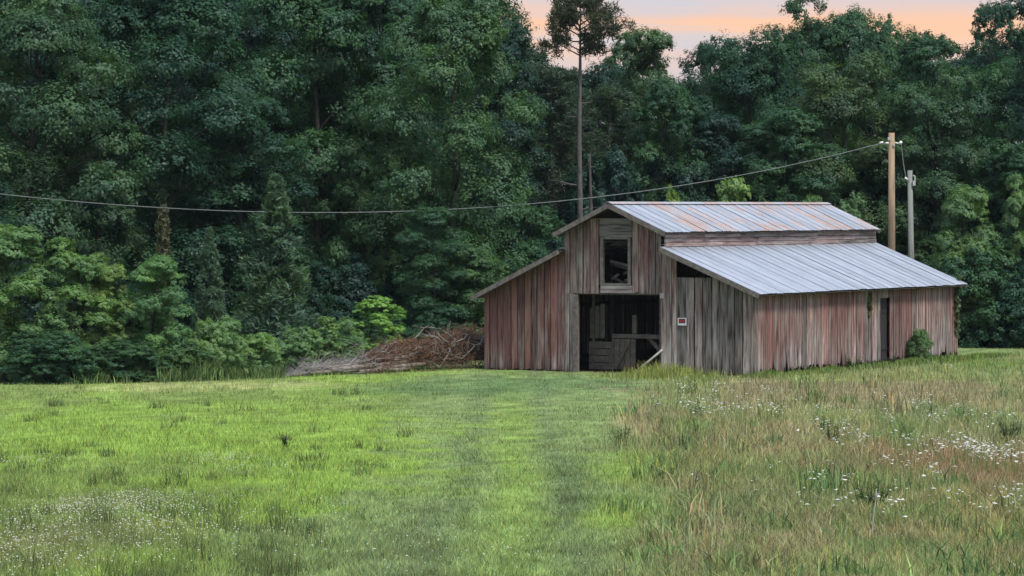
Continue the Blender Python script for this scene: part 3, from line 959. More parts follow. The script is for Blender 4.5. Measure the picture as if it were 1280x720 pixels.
plant('tall', 'broadleaf_tree', 540, 133, 250, 110, G2, 'slender dark tree standing over the bright sapling and brush pile', 'tree', BK)
plant('tall', 'broadleaf_tree', 625, 150, 12, 150, G4, 'very dark narrow tree at the left end of the sky gap', 'tree', BK)
plant('pinew', 'pine_tree', 690, 152, 85, 150, GP, 'bushy dark pine behind the tall bare-trunked pine', 'tree', BK)
plant('pine', 'tall_pine_tree', 725, 139, -6, 118, (.045, .055, .036), 'tall pine with long bare trunk and small crown against the peach sky', 'tree', rz=.1)
plant('tall', 'broadleaf_tree', 805, 158, 20, 150, G6, 'rounded tree with sunset sky on both sides, right of the tall pine', 'tree', BK)
plant('pinew', 'pine_tree', 762, 156, 110, 150, GP, 'shadowy pine right of the tall bare-trunked pine above the barn ridge', 'tree', BK)
plant('tall', 'broadleaf_tree', 832, 152, 88, 130, G2, 'dark tree below the lowest dip of the skyline', 'tree', BK)
plant('airy', 'sparse_tree', 882, 166, 38, 44, G1, 'thin see-through treetop poking into the sky at the skyline dip', 'tree')
plant('oak', 'broadleaf_tree', 935, 158, 32, 215, G1, 'broad dark tree left of the two highest crowns of the skyline', 'tree', BK)
plant('oak', 'broadleaf_tree', 1015, 168, -10, 165, G2, 'left one of two high dark crowns on the skyline above the barn roof', 'tree', BK)
plant('oak', 'broadleaf_tree', 1088, 168, -4, 165, G2, 'right one of two high dark crowns on the skyline above the barn roof', 'tree', BK)
plant('oak', 'broadleaf_tree', 1052, 154, 66, 215, (0.074, 0.124, 0.062), 'broad olive tinted tree directly left of the tan utility pole top', 'tree', BK)
plant('tall', 'broadleaf_tree', 1160, 163, 28, 150, G2, 'low skyline tree right above the utility poles', 'tree', BK)
plant('oak', 'broadleaf_tree', 1165, 153, 84, 190, (0.062, 0.119, 0.065), 'large tree behind the two utility poles', 'tree', BK)
plant('airy', 'broadleaf_tree', 1245, 164, -14, 120, G1, 'high open crowned tree at the top right corner of the view', 'tree', BK)
plant('oak', 'broadleaf_tree', 1250, 154, 62, 190, G2, 'dark tree at the right edge below the high open crown', 'tree', BK)
plant('tall', 'broadleaf_tree', 1265, 149, 165, 130, G2, 'shaded mid height tree at the right edge', 'tree', BK)
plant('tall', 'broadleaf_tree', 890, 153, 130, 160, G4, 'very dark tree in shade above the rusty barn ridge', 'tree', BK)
plant('tall', 'broadleaf_tree', 985, 152, 120, 170, G2, 'dark tree under the sloping cable, left of the tan pole', 'tree', BK)
plant('oak', 'broadleaf_tree', 20, 143, -90, 260, G4, 'black-green tree filling the top left corner behind nearer boughs', 'tree', BK)
plant('young', 'broadleaf_tree', 1110, 154, 190, 130, G2, 'small tree between the tan utility pole and the barn roof end', 'tree', BK)
plant('young', 'broadleaf_tree', 1207, 146.5, 222, 112, (.14, .235, .10), 'bright green young tree right of the grey utility pole', 'tree')
plant('young', 'broadleaf_tree', 1283, 146.5, 222, 90, (.13, .22, .095), 'bright green young tree cut by the right edge of the view', 'tree')
plant('young', 'broadleaf_tree', 1150, 152, 280, 110, G3, 'green young tree hidden behind the low roof below the poles', 'tree', BK)
dt = thing('dead_tree', 'thin bare dead trunk just right of the tall pine trunk', 'tree', (px_x(737, 142), 142, 0))
mb = MB(); mb.tube([(.05, 0, -.2), (.1, 0, 4), (0, 0, py_z(192, 142))], [.10, .085, .04], 7); mb.build('trunk', M['bark'], dt, True)
# understorey and edge shrubs
plant('bush', 'shrub', 1225, 146, 305, 150, G2, 'large dark shrub mass right of the barn far corner', 'shrub')
plant('bush', 'shrub', 1285, 145, 330, 130, G1, 'dark shrub at the right edge behind the grass', 'shrub')
plant('bush', 'shrub', 1170, 150, 330, 100, G2, 'shrub tucked behind the far end of the barn', 'shrub')
plant('young', 'broadleaf_tree', 10, 117, 272, 170, (.135, .235, .095), 'tall olive green bushy tree at the left edge of the field', 'tree')
plant('young', 'broadleaf_tree', 92, 117.5, 300, 120, (.135, .235, .09), 'olive bushy tree second from the left at the field edge', 'tree')
plant('young', 'broadleaf_tree', 130, 118.5, 312, 110, (.155, .24, .085), 'yellowish green bushy tree left of the round dark bush', 'tree')
plant('young', 'broadleaf_tree', 195, 118.5, 312, 115, (.125, .235, .105), 'round deep green bushy tree below the dead-topped cedar', 'tree')
plant('spire', 'young_cedar', 204, 126, 260, 46, (.085, .095, .058), 'small cedar with dead brown top behind the round bushy tree', 'tree')
plant('cedar', 'cedar_tree', 262, 124, 286, 75, (.09, .15, .095), 'slim grey green cedar between round bush and big conical evergreen', 'tree')
plant('cedar', 'conical_evergreen', 345, 124.5, 220, 145, (.080, .135, .092), 'large conical evergreen standing below the cable left of centre', 'tree')
plant('cedar', 'conical_evergreen', 300, 130, 330, 90, G2, 'dark evergreen squeezed between the slim cedar and the large conical one', 'tree')
for (px, d, top, w, col, lab) in ((60, 115.5, 415, 130, (.055, .12, .062), 'low dark shrub at the foot of the leftmost bushy trees'), (150, 116.5, 425, 120, (.06, .125, .062), 'low shrub at the foot of the yellowish bushy tree'),
                                  (268, 119.5, 402, 90, (.18, .29, .125), 'light green shrub below the slim cedar'), (320, 121, 418, 80, (.18, .295, .125), 'light green low shrub below the conical evergreen'),
                                  (372, 122.5, 410, 75, (.165, .275, .125), 'green shrub left of the twiggy end of the brush pile'), (428, 125, 402, 70, (.14, .25, .11), 'green shrub between the two small saplings'),
                                  (225, 118, 428, 90, G3, 'low green shrub between round bush and light green shrub'), (480, 128.5, 398, 100, G2, 'dark shrub behind the brown brush pile'), (540, 132.5, 385, 110, G2, 'dark green shrub over the middle of the brush pile'),
                                  (605, 134, 395, 90, G2, 'dark shrub behind the barn left corner')):
    plant('bush', 'shrub', px, d, top, w, col, lab, 'shrub')
plant('sapling', 'sapling', 409, 123.5, 392, 42, (.16, .26, .10), 'small round topped green sapling left of the bright one', 'sapling')
plant('sapling', 'sapling', 467, 126.0, 366, 84, (.17, .31, .10), 'bright green upright sapling beside the brush pile', 'sapling')
plant('sapling', 'sapling', 440, 126, 405, 50, (.07, .13, .045), 'dim green sapling at the left foot of the bright one', 'sapling')
plant('sapling', 'sapling', 840, 144.5, 224, 36, (.17, .26, .07), 'thin bright treetop just showing over the barn ridge', 'sapling')
plant('sapling', 'sapling', 915, 144, 213, 78, (.17, .27, .10), 'wide bright treetop showing over the middle of the barn ridge', 'sapling')
plant('sapling', 'sapling', 953, 148, 238, 40, G3, 'low dark treetop right of the wide bright one over the ridge', 'sapling')
plant('sapling', 'sapling', 1016, 145, 236, 44, G5, 'small green treetop near the right end of the barn ridge', 'sapling')
plant('sapling', 'sapling', 1063, 146, 234, 66, (.10, .18, .075), 'leafy treetop at the right end of the upper tin roof', 'sapling')
# back ranks closing the wood
BK2 = 'dim trees deep in the wood'
bk = [(-20, 175, -90), (70, 178, -90), (160, 180, -90), (270, 180, -90), (420, 182, -90), (520, 182, -80), (925, 176, 120), (870, 184, 95), (960, 184, 60), (1010, 186, 40), (1140, 184, 60), (20, 165, -80), (115, 168, -80), (225, 168, -80), (330, 170, -80), (480, 172, -70), (560, 175, -60), (-60, 150, -60), (80, 152, -60), (170, 158, -60), (280, 155, -60), (370, 160, -60), (520, 158, -50), (600, 165, 0), (690, 172, 62), (745, 172, 66), (840, 172, 84), (905, 175, 62), (960, 176, 40), (1055, 178, 20),
      (1120, 174, 40), (1190, 175, 62), (1225, 172, 40), (1300, 170, -10), (140, 170, -60), (440, 168, -60), (780, 166, 60), (1330, 152, 0), (-110, 135, -40), (-60, 122, 200), (1350, 148, 220)]
for i, (px, d, top) in enumerate(bk):
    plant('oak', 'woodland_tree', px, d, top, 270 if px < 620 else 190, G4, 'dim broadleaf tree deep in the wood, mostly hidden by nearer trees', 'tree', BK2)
# low scrub inside the wood edge
for i, (px, d, top) in enumerate(((350, 133, 350), (420, 135, 330), (500, 138, 320), (690, 146, 300), (240, 130, 370), (90, 128, 330), (0, 126, 330), (170, 128, 340), (1240, 150, 240), (1290, 152, 280), (1180, 155, 240), (1090, 155, 220), (760, 150, 200), (850, 152, 210), (940, 154, 200))):
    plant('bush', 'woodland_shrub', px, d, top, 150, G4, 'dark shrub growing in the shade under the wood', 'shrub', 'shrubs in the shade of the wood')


# bush and vines on the barn wall
def on_side(v, off=.35): return from_barn(off, v)


def weed_at(x, y, h, w, col, label, kind='weed', cat='plant', name='weed_plant'):
    px = 640 + x / y * F
    z0 = float(ground_z(x, y)); top = HZ - (z0 + h - EYE) / y * F
    return plant(kind, name, px, y, top, w / y * F, col, label, cat)


x, y = on_side(12.6, .45); weed_at(x, y, 1.15, 1.1, (.12, .21, .09), 'green bush growing against the barn wall right of the narrow side door', 'bush', 'bush', 'bush')
x, y = on_side(6.2, .75); weed_at(x, y, .5, .9, (.10, .18, .04), 'low bright weeds at the foot of the red side wall left of the side door')
x, y = on_side(9.9, .5); weed_at(x, y, .4, .5, (.06, .10, .04), 'small weed beside the narrow side door')
for (px, py, h, w, col, lab) in ((1041, 560, .62, .5, (.045, .09, .035), 'dark green upright weed clump in the middle of the rough meadow'), (1262, 555, .6, .6, (.05, .09, .04), 'dark weed clump at the right edge of the rough meadow'),
                                 (1163, 520, .4, .2, (.04, .08, .03), 'small dark weed right of the straw coloured meadow patch'), (775, 556, .42, .55, (.055, .10, .035), 'dark green leafy weed at the edge of the mown lane'),
                                 (1090, 640, .5, .7, (.06, .12, .04), 'leafy green weed low in the right meadow'), (357, 560, .35, .35, (.06, .10, .035), 'dark weed tuft standing in the bright grass on the left'),
                                 (830, 605, .3, .5, (.06, .12, .04), 'green weed beside the lower part of the mown lane'), (1028, 545, .5, .25, (.05, .09, .035), 'narrow dark weed left of the upright weed clump')):
    d = py_d(py); weed_at(px_x(px, d), d, h, w, col, lab)
# vines
rv = np.random.RandomState(8)


def vine(cx_v, z0, z1, w, n, label, u=.05):
    mb = MB(); pts = []
    for k in range(3):
        p = [(u, cx_v + rv.uniform(-w, w) * .4, z0 + (z1 - z0) * s) for s in np.linspace(0, 1, 6)]
        p = [(a, b + rv.normal() * w * .15, c) for a, b, c in p]; mb.tube(p, .012, 4); pts += p
    t = thing('vine', label, 'vine', (BX, BY, 0), -PHI)
    mb.build('stem', M['bark'], t)
    P = np.array(pts)[rv.randint(0, len(pts), n)] + rv.normal(size=(n, 3)) * np.array((.03, w * .35, .16)); P[:, 0] = np.maximum(P[:, 0], .03)
    lv, lf = leaves(P, np.array((1, 0, .4)) + rv.normal(size=(n, 3)) * .5, rv.uniform(.05, .1, n), rv, .8)
    o = build('leaf_cluster', lv, lf, M['leaf'], t); o.color = (.085, .10, .042, 1); o['kind'] = 'stuff'


vine(17.05, 1.1, 2.7, .22, 330, 'browning vine climbing the far corner of the barn side wall')
vine(9.2, 1.95, 2.35, .16, 60, 'thin vine hanging high on the side wall left of the side door', u=.05)

# ------------------------------------------------------------------ brush pile
bp = thing('brush_pile', 'long heap of brown dead brush, grey branches and logs left of the barn', 'brush pile', (px_x(490, 124.0), 124.0, 0))
rg = np.random.RandomState(4)


def bp_h(x):  # ridge height of the heap along its length, local x
    return np.interp(x, [-3.3, -2.6, -1.5, -.6, .4, 1.2, 2.2, 3.2, 3.8], [.05, .38, .5, .62, 1.0, 1.2, 1.25, 1.2, .9])


BPD = 1.2
segs_v = []
n = 5200
x = rg.uniform(-.9, 3.75, n); yy = rg.normal(size=n) * .7; hh = bp_h(x) * (.5 + 1.0 * fbm(x * 1.7, yy * 1.3, 15)) * np.clip(1 - (np.abs(yy) / 1.8) ** 2, .05, 1)
z = hh * rg.rand(n) ** .45
slope = x * .18 * 0
an = rg.rand(n) * 6.283; up = rg.normal(size=n) * .45 + .1; ln = rg.uniform(.12, .55, n)
d = np.stack([np.cos(an) * ln, np.sin(an) * ln * .6, up * ln], 1)
p = np.stack([x, yy + x * 1.1, z], 1)
wv = np.stack([-np.sin(an), np.cos(an), np.zeros(n)], 1) * .013; hv = np.array((0, 0, .016))
v = np.stack([p - wv, p + wv, p + hv, p + d], 1).reshape(-1, 3)
b = np.arange(n)[:, None] * 4
f = np.concatenate([b + np.array((0, 1, 3)), b + np.array((1, 2, 3)), b + np.array((2, 0, 3))], 0)
o = build('dead_brush', v, f, M['dead_brown'], bp); o['kind'] = 'stuff'
n = 5000
x = rg.uniform(-.4, 3.75, n); yy = rg.normal(size=n) * .65; hh = bp_h(x) * (.5 + 1.0 * fbm(x * 1.7, yy * 1.3, 15)) * np.clip(1 - (np.abs(yy) / 1.8) ** 2, .05, 1); z = hh * rg.rand(n) ** .3 * 1.02
p = np.stack([x, yy + x * 1.1, z], 1)
lv, lf = leaves(p, rg.normal(size=(n, 3)) + np.array((0, -.3, .5)), rg.uniform(.03, .065, n), rg, .4)
o = build('dead_leaves', lv, lf, M['leaf'], bp); o.color = (.13, .078, .055, 1); o['kind'] = 'stuff'
n = 2600      # grey twig end
x = rg.uniform(-3.3, .4, n); yy = rg.normal(size=n) * .5; z = bp_h(x) * 1.0 * rg.rand(n) ** .8
an = rg.rand(n) * 6.283; up = rg.normal(size=n) * .5 + .2; ln = rg.uniform(.15, .7, n)
d = np.stack([np.cos(an) * ln, np.sin(an) * ln * .5, np.abs(up) * ln * .6], 1)
p = np.stack([x, yy + x * 1.1, z * .8], 1)
wv = np.stack([-np.sin(an), np.cos(an), np.zeros(n)], 1) * .011
v = np.stack([p - wv, p + wv, p + hv, p + d], 1).reshape(-1, 3); b = np.arange(n)[:, None] * 4
f = np.concatenate([b + np.array((0, 1, 3)), b + np.array((1, 2, 3)), b + np.array((2, 0, 3))], 0)
o = build('grey_twigs', v, f, M['dead_grey'], bp); o['kind'] = 'stuff'
for (x0, y0, z0, x1, y1, z1, r) in ((-1.9, -.75, .16, .5, -.8, .34, .085), (-3.0, -.5, .07, -1.0, -.8, .16, .06), (-.4, -.95, .14, 1.1, -.9, .24, .08), (.1, -.8, .4, .9, -.7, .66, .06), (-2.2, -.6, .26, -.9, -.7, .28, .05), (-1.0, -1.0, .08, .6, -1.0, .12, .06)):
    mb = MB(); mb.tube(wiggle((x0, y0 + x0 * 1.1, z0), (x1, y1 + x1 * 1.1, z1), 5, .02, rg), [r, r * .97, r * .93, r * .9, r * .85], 8); mb.build('log', M['log'], bp, True)


def branch(x, y, z, dx, dz, ln, r, dy=-.2, mat='dead_grey'):
    y += x * 1.1; mb = MB(); e = np.array((x + dx * ln, y + dy * ln + dx * ln * 1.0, z + dz * ln)); w = wiggle((x, y, z), e, 5, ln * .07, rg)
    mb.tube(w, [r, r * .85, r * .65, r * .45, r * .15], 5)
    for k in (1, 2, 2, 3, 3):
        q = w[k] + np.array((rg.normal() * .25, rg.normal() * .12, abs(rg.normal()) * .22)) * ln; mb.tube(wiggle(w[k], q, 3, ln * .03, rg), [r * .5, r * .3, r * .1], 4)
    mb.build('branch', M[mat], bp, True)


for i in range(24): branch(rg.uniform(1.2, 3.5), rg.uniform(-1.1, -.3), rg.uniform(.05, .95), rg.choice((-1, 1)) * rg.uniform(.3, .9), rg.uniform(.3, .9), rg.uniform(.6, 1.25), rg.uniform(.018, .035))
for i in range(17): branch(rg.uniform(-2.9, -.3), rg.uniform(-.9, .2), rg.uniform(.05, .25), rg.choice((-1, 1)) * rg.uniform(.3, .95), rg.uniform(.35, .95), rg.uniform(.6, 1.15), rg.uniform(.016, .03))
for i in range(30): branch(rg.uniform(-.4, 2.2), rg.uniform(-1.1, .1), rg.uniform(.15, 1.1), rg.choice((-1, 1)) * rg.uniform(.5, .95), rg.uniform(.1, .6), rg.uniform(.5, 1.1), rg.uniform(.012, .026), mat=('dead_brown', 'log', 'dead_grey')[i % 3])

# ------------------------------------------------------------------ utility poles and cable
PD = 150.0
up_ = thing('utility_pole', 'tall tan wooden utility pole behind the barn carrying the long cable', 'pole', (px_x(1114.5, PD), PD, 0), 0)
ztop_ = py_z(166, PD)
mb = MB(); mb.tube([(0, 0, -.3), (0, 0, 4), (0, 0, ztop_)], [.165, .15, .125], 12); mb.build('shaft', M['pole_new'], up_, True)
mb = MB(); mb.tube([(-.13, -.13, ztop_ - .42), (-.36, -.16, ztop_ - .42)], [.035, .035], 8); mb.tube([(-.36, -.16, ztop_ - .42), (-.5, -.16, ztop_ - .42)], [.07, .055], 8); mb.build('insulator', M['porcelain'], up_, True)
mb = MB(); mb.tube([(.12, -.12, ztop_ - .40), (.34, -.16, ztop_ - .46)], [.03, .03], 8); mb.tube([(.30, -.16, ztop_ - .45), (.40, -.16, ztop_ - .36)], [.07, .05], 8); mb.build('insulator', M['porcelain'], up_, True)
one('bracket', M['metal_grey'], up_, (-.17, -.17, ztop_ - .30), (-.05, -.12, ztop_ - .18)); one('bracket', M['metal_grey'], up_, (.05, -.17, ztop_ - .55), (.12, -.125, ztop_ - .45))
PD2 = 149.0
up2 = thing('service_pole', 'shorter weathered grey pole right of the tan utility pole', 'pole', (px_x(1138, PD2), PD2, 0), 0)
zt2 = py_z(213, PD2)
mb = MB(); mb.tube([(.07, 0, -.3), (.04, 0, 3), (-.02, 0, zt2)], [.14, .125, .10], 12); mb.build('shaft', M['pole_old'], up2, True)
mb = MB(); mb.box((.08, -.16, zt2 - .62), (.19, -.02, zt2 - .42)); mb.tube([(.17, -.1, zt2 - .42), (.17, -.1, zt2 - .25), (.1, -.1, zt2 - .2)], .03, 6); mb.build('service_head', M['metal_grey'], up2)
mb = MB(); mb.tube([(-.12, -.12, zt2 - .38), (-.24, -.14, zt2 - .3)], [.04, .05], 7); mb.build('insulator', M['porcelain'], up2, True)


def cable(name, p, q, sag, r, label, n=48, col='cable'):
    p, q = np.array(p, float), np.array(q, float); mb = MB()
    pts = [p + (q - p) * t - np.array((0, 0, 4 * sag * t * (1 - t))) for t in np.linspace(0, 1, n)]
    mb.tube(pts, r, 6); return tag(mb.build(name, M[col], None, True), label, 'cable')


A = np.array((px_x(1107, PD), PD - .16, ztop_ - .38))
# the cable runs left to a pole outside the view; it hangs lowest left of centre
EX = -26.5; EY = 112.0
B_ = np.array((EX, EY, 7.7))
CAB = cable('power_cable', A, B_, 2.6, .018, 'long pale overhead cable sagging across the whole wood to the tan pole', 90)
cable('drop_wire', (A[0] + .62, PD - .16, ztop_ - .40), (px_x(1134.5, PD2), PD2 - .14, zt2 - .31), .42, .016, 'thin slack wire looping between the tan pole and the grey pole', 20)
# the next pole of that line, outside the view to the left
up3 = thing('utility_pole', 'wooden pole at the far left end of the overhead cable, outside the view', 'pole', (EX - .2, EY, float(ground_z(EX, EY))), 0)
mb = MB(); mb.tube([(0, 0, -.3), (0, 0, 3), (0, 0, B_[2] + .4)], [.18, .16, .13], 10); mb.build('shaft', M['pole_old'], up3, True)
mb = MB(); mb.tube([(.1, 0, B_[2]), (.22, 0, B_[2])], [.05, .05], 7); mb.build('insulator', M['porcelain'], up3, True)


# ------------------------------------------------------------------ grass, meadow and flowers
rs = np.random.RandomState(77)


def sample_field(n, ylo, yhi, power=2.1, xlo=None, xhi=None):
    """more blades near the viewer, where each shows larger"""
    u = rs.rand(n); a = 1 - power
    y = (ylo ** a + u * (yhi ** a - ylo ** a)) ** (1 / a)
    half = (640 * 1.06 / F) * y
    x = (rs.rand(n) - .5) * 2 * half
    k = rs.rand(n) < .22      # a thinner margin either side of the view
    x[k] = np.sign(x[k]) * (half[k] + rs.rand(k.sum()) ** 1.3 * (5 + .1 * y[k]))
    return x, y


def in_barn(x, y, m=.05):
    u, v = to_barn(x, y); return (u < m) & (u > -10.21 - m) & (v > -m) & (v < 17.2 + m)


def blades(x, y, h, w, col, lean=.45, name='grass', label=None, bend=False):
    n = len(x); z = ground_z(x, y)
    a = rs.rand(n) * 6.283; t = rs.rand(n) * 6.283; l = np.abs(rs.normal(size=n)) * lean * h
    wx, wy = np.cos(a) * w / 2, np.sin(a) * w / 2
    tip = np.stack([x + np.cos(t) * l, y + np.sin(t) * l, z + h], 1)
    b0 = np.stack([x - wx, y - wy, z - .01], 1); b1 = np.stack([x + wx, y + wy, z - .01], 1)
    if bend:
        mid = np.stack([x + np.cos(t) * l * .3, y + np.sin(t) * l * .3, z + h * .6], 1); o_ = np.stack([wx, wy, 0 * wx], 1) * .75
        v = np.stack([b0, b1, mid + o_, mid - o_, tip], 1).reshape(-1, 3); b = np.arange(n)[:, None] * 5
        f = np.concatenate([b + np.array((0, 1, 2)), b + np.array((0, 2, 3)), b + np.array((3, 2, 4))], 0); k = 5
    else:
        v = np.stack([b0, b1, tip], 1).reshape(-1, 3); f = np.arange(n * 3).reshape(-1, 3); k = 3
    o = build(name, v, f, M['grass'], cols=np.repeat(col, k, 0)); o['kind'] = 'stuff'
    if label: tag(o, label, 'grass')
    return o


def tint(c, amt=.28):
    n = len(c); b = np.exp(rs.normal(size=n) * amt); hue = rs.normal(size=n) * .10
    return np.clip(c * b[:, None] * np.stack([1 + hue, np.ones(n), 1 - hue], 1), .005, .6)


def wood_cut(x, y): return (y < tree_edge(x) - .2) & ~in_barn(x, y, .12)


# short grass of the lane and the left field
x, y = sample_field(540000, 27, 150, 1.9); k = wood_cut(x, y); x, y = x[k], y[k]
m = is_meadow(x, y) > rs.rand(len(x)); x, y = x[~m], y[~m]
nn = fbm(x * 1.4, y * .6, 51); lane = sst(-3.4, -2.6, x)
h = (.75 + .25 * (1 - lane)) * (.035 + .075 * nn ** 1.5 * 2) * (1 + .45 * (1 - lane) * sst(.45, .8, fbm(x * .6, y * .25, 53))) * rs.uniform(.6, 1.4, len(x))
blades(x, y, h, .006 + y * .00013, tint(field_col(x, y)), .8, 'lawn_grass', 'short mown grass of the lane and bright green left field')
# rough meadow on the right
x, y = sample_field(400000, 27, 152, 2.0); k = wood_cut(x, y); x, y = x[k], y[k]
m = is_meadow(x, y) > rs.rand(len(x)); x, y = x[m], y[m]
nn = fbm(x * .9, y * .4, 61); u, v = to_barn(x, y); near = np.exp(-(np.maximum(u, 0) / 1.2) ** 2) * (v > -1) * (u > -.5)
h = (.11 + .30 * nn) * (.62 + .38 * sst(36, 70, y)) * rs.uniform(.45, 1.25, len(x)) * (1 - .8 * sst(.3, .9, near))
c = tint(field_col(x, y), .26); dry = rs.rand(len(x)) < .13; c[dry] = c[dry] * .35 + np.array((.26, .22, .11)) * .65
blades(x, y, h, .006 + y * .00013, c, .6, 'meadow_grass', 'tall rough brownish meadow grass right of the lane', True)
# darker tufts scattered through the left field
x, y = sample_field(900, 34, 112, 2.2); k = wood_cut(x, y) & (x < -2.0) & (fbm(x * .3, y * .1, 71) > .47); x, y = x[k], y[k]
N = 38; X = np.repeat(x, N) + rs.normal(size=len(x) * N) * .11; Y = np.repeat(y, N) + rs.normal(size=len(x) * N) * .14
hh = np.repeat(rs.uniform(.10, .30, len(x)), N) * rs.uniform(.5, 1.2, len(X))
cc = np.repeat(np.array((.085, .115, .045))[None] * np.exp(rs.normal(size=(len(x), 1)) * .25), N, 0)
blades(X, Y, hh, .008 + Y * .00012, tint(cc), .4, 'grass_tufts', 'darker weedy tufts scattered in the left field')
# broad green weed tufts tangled through the rough meadow
x, y = sample_field(520, 34, 118, 2.0); k = wood_cut(x, y) & (is_meadow(x, y) > .6); x, y = x[k], y[k]
N = 46; X = np.repeat(x, N) + rs.normal(size=len(x) * N) * .16; Y = np.repeat(y, N) + rs.normal(size=len(x) * N) * .2
hh = np.repeat(rs.uniform(.22, .56, len(x)) * (.6 + .4 * sst(36, 70, y)), N) * rs.uniform(.4, 1.2, len(X))
pal = np.array(((.09, .15, .055), (.13, .20, .07), (.17, .22, .08), (.26, .23, .12)))[rs.randint(0, 4, len(x))]
blades(X, Y, hh, .014 + Y * .00018, tint(np.repeat(pal, N, 0), .3), .5, 'meadow_weeds', 'green and straw coloured weed tufts tangled in the rough meadow', True)
# tall weeds along the wood edge and round the barn
x = rs.uniform(-20, 24, 26000); x = x[fbm(x * 1.3, x * .1, 19) > .46]; y = tree_edge(x) - np.abs(rs.normal(size=len(x))) * .8 - .1
k = ~in_barn(x, y, .1) & ~((x > -7.4) & (x < -.5)); x, y = x[k], y[k]
nn = fbm(x * .8, y * .8, 83)
blades(x, y, (.1 + .75 * nn ** 1.5) * rs.uniform(.3, 1.3, len(x)), np.full(len(x), .035), tint(np.tile(np.array((.075, .12, .042)), (len(x), 1)), .45), .5, 'edge_weeds', 'tall green weeds along the foot of the wood', True)
vv = rs.uniform(-1.5, 20, 9000); uu = .2 + np.abs(rs.normal(size=9000)) * .55; x, y = from_barn(uu, vv); nn = fbm(vv * .6, uu * 2, 85)
blades(x, y, (.06 + .32 * np.maximum(nn - .3, 0)) * rs.uniform(.5, 1.3, 9000), np.full(9000, .022), tint(np.tile(np.array((.11, .17, .045)), (9000, 1)), .3), .4, 'wall_weeds', 'thin weeds along the foot of the barn side wall', True)
# pale green tall clump at the barn corner
cx, cy = from_barn(-2.2, -2.2)
x = cx + rs.normal(size=1300) * 1.0; y = cy + rs.normal(size=1300) * 1.2
blades(x, y, rs.uniform(.1, .6, 1300) * (.4 + .6 * np.exp(-((x - cx) / 1.2) ** 2)), np.full(1300, .022), tint(np.tile(np.array((.19, .22, .06)), (1300, 1)), .3), .4, 'tall_grass', 'clump of tall pale green grass before the barn front', True)


# flowers
def heads(x, y, h, r, name, label, stem=None, flat=.6):
    n = len(x); z = ground_z(x, y) + h
    c = np.stack([x, y, z], 1); K = 6
    ring = [c + np.stack([np.cos(a) * r, np.sin(a) * r, rs.normal(size=n) * r * .25], 1) for a in np.arange(K) * 2 * math.pi / K]
    top = c + np.array((0, 0, 1)) * (r * flat)[:, None]; bot = c - np.array((0, 0, 1)) * (r * flat)[:, None]
    v = np.stack(ring + [top, bot], 1).reshape(-1, 3); b = np.arange(n)[:, None] * (K + 2)
    f = np.concatenate([b + np.array((i, (i + 1) % K, K)) for i in range(K)] + [b + np.array(((i + 1) % K, i, K + 1)) for i in range(K)], 0)
    o = build(name, v, f, M['petal']); o['kind'] = 'stuff'; tag(o, label, 'flowers')


def scatter(blobs):
    X = []; Y = []
    for (px, py, rx, ry, n) in blobs:
        d = py_d(py); rd = max(py_d(py - ry) - d, .3)
        X.append(px_x(px, d) + rs.normal(size=n) * rx / F * d * .55); Y.append(d + rs.normal(size=n) * rd * .55)
    x, y = np.concatenate(X), np.concatenate(Y); k = (y > 33) & wood_cut(x, y); return x[k], y[k]


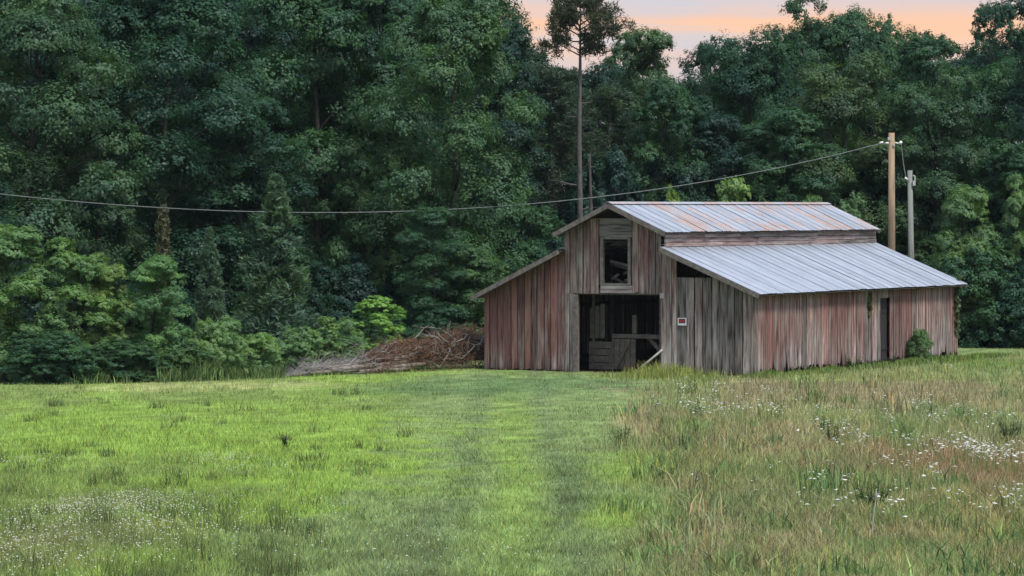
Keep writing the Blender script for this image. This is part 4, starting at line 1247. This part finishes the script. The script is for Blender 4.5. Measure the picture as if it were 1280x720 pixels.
x, y = scatter(((60, 695, 160, 40, 1300), (130, 640, 90, 12, 420), (175, 625, 70, 8, 200), (40, 580, 60, 6, 120), (270, 578, 60, 5, 180), (320, 590, 60, 8, 90), (220, 650, 80, 20, 180), (20, 660, 90, 30, 300), (330, 660, 140, 40, 160), (560, 690, 160, 30, 90), (240, 480, 120, 4, 60)))
heads(x, y, .07 + .09 * rs.rand(len(x)), .006 + .008 * rs.rand(len(x)), 'clover_flowers', 'tiny white clover heads dotting the lower left grass')
x, y = scatter(((1210, 588, 45, 14, 60), (1250, 600, 35, 12, 40), (1040, 560, 40, 10, 16), (990, 530, 50, 6, 14), (950, 530, 60, 8, 22), (870, 525, 60, 9, 34), (910, 505, 50, 5, 12), (1150, 520, 50, 8, 22), (1075, 575, 50, 8, 14), (1140, 620, 30, 10, 12), (1195, 475, 30, 5, 8), (1220, 545, 70, 10, 18), (1010, 640, 120, 30, 14), (1180, 680, 120, 20, 20), (850, 500, 40, 5, 14), (1270, 660, 20, 8, 4), (1130, 545, 90, 10, 16)))
K = 5; X = np.repeat(x, K) + rs.normal(size=len(x) * K) * .085; Y = np.repeat(y, K) + rs.normal(size=len(x) * K) * .10
hh = np.repeat(rs.uniform(.36, .58, len(x)), K) + rs.normal(size=len(X)) * .05
heads(X, Y, hh, rs.uniform(.008, .022, len(X)) * np.where(rs.rand(len(X)) < .3, 2.0, 1.0), 'meadow_flowers', 'white flat flower heads clustered in the rough meadow', flat=.3)
blades(X, Y, hh, np.full(len(X), .008), tint(np.tile(np.array((.10, .15, .05)), (len(X), 1))), .02, 'flower_stems', 'thin green stems under the white meadow flowers')
# tall pale seed stalk
d = py_d(690); x0 = px_x(1089, d); zz = float(ground_z(x0, d))
st = thing('seed_stalk', 'single tall pale dry stalk standing in the lower right meadow', 'plant', (x0, d, zz))
mb = MB(); mb.tube([(0, 0, 0), (.02, 0, .3), (.05, 0, .52)], [.008, .007, .006], 5); mb.build('stem', M['pale_wood'], st)
mb = MB(); mb.tube([(.05, 0, .52), (.055, 0, .58), (.06, 0, .66)], [.006, .014, .003], 6); mb.build('seed_head', M['pale_wood'], st)

# ------------------------------------------------------------------ faint evening haze
mb = MB(); mb.box((-950, -75, -1.2), (950, 1550, 29))
hm, hnt, hout = newmat('haze_air')
pv = hnt.nodes.new('ShaderNodeVolumePrincipled'); pv.inputs['Density'].default_value = .00005; pv.inputs['Color'].default_value = (.75, .87, 1, 1)
hnt.links.new(pv.outputs[0], hout.inputs['Volume'])
mb.build('haze', hm)['kind'] = 'stuff'
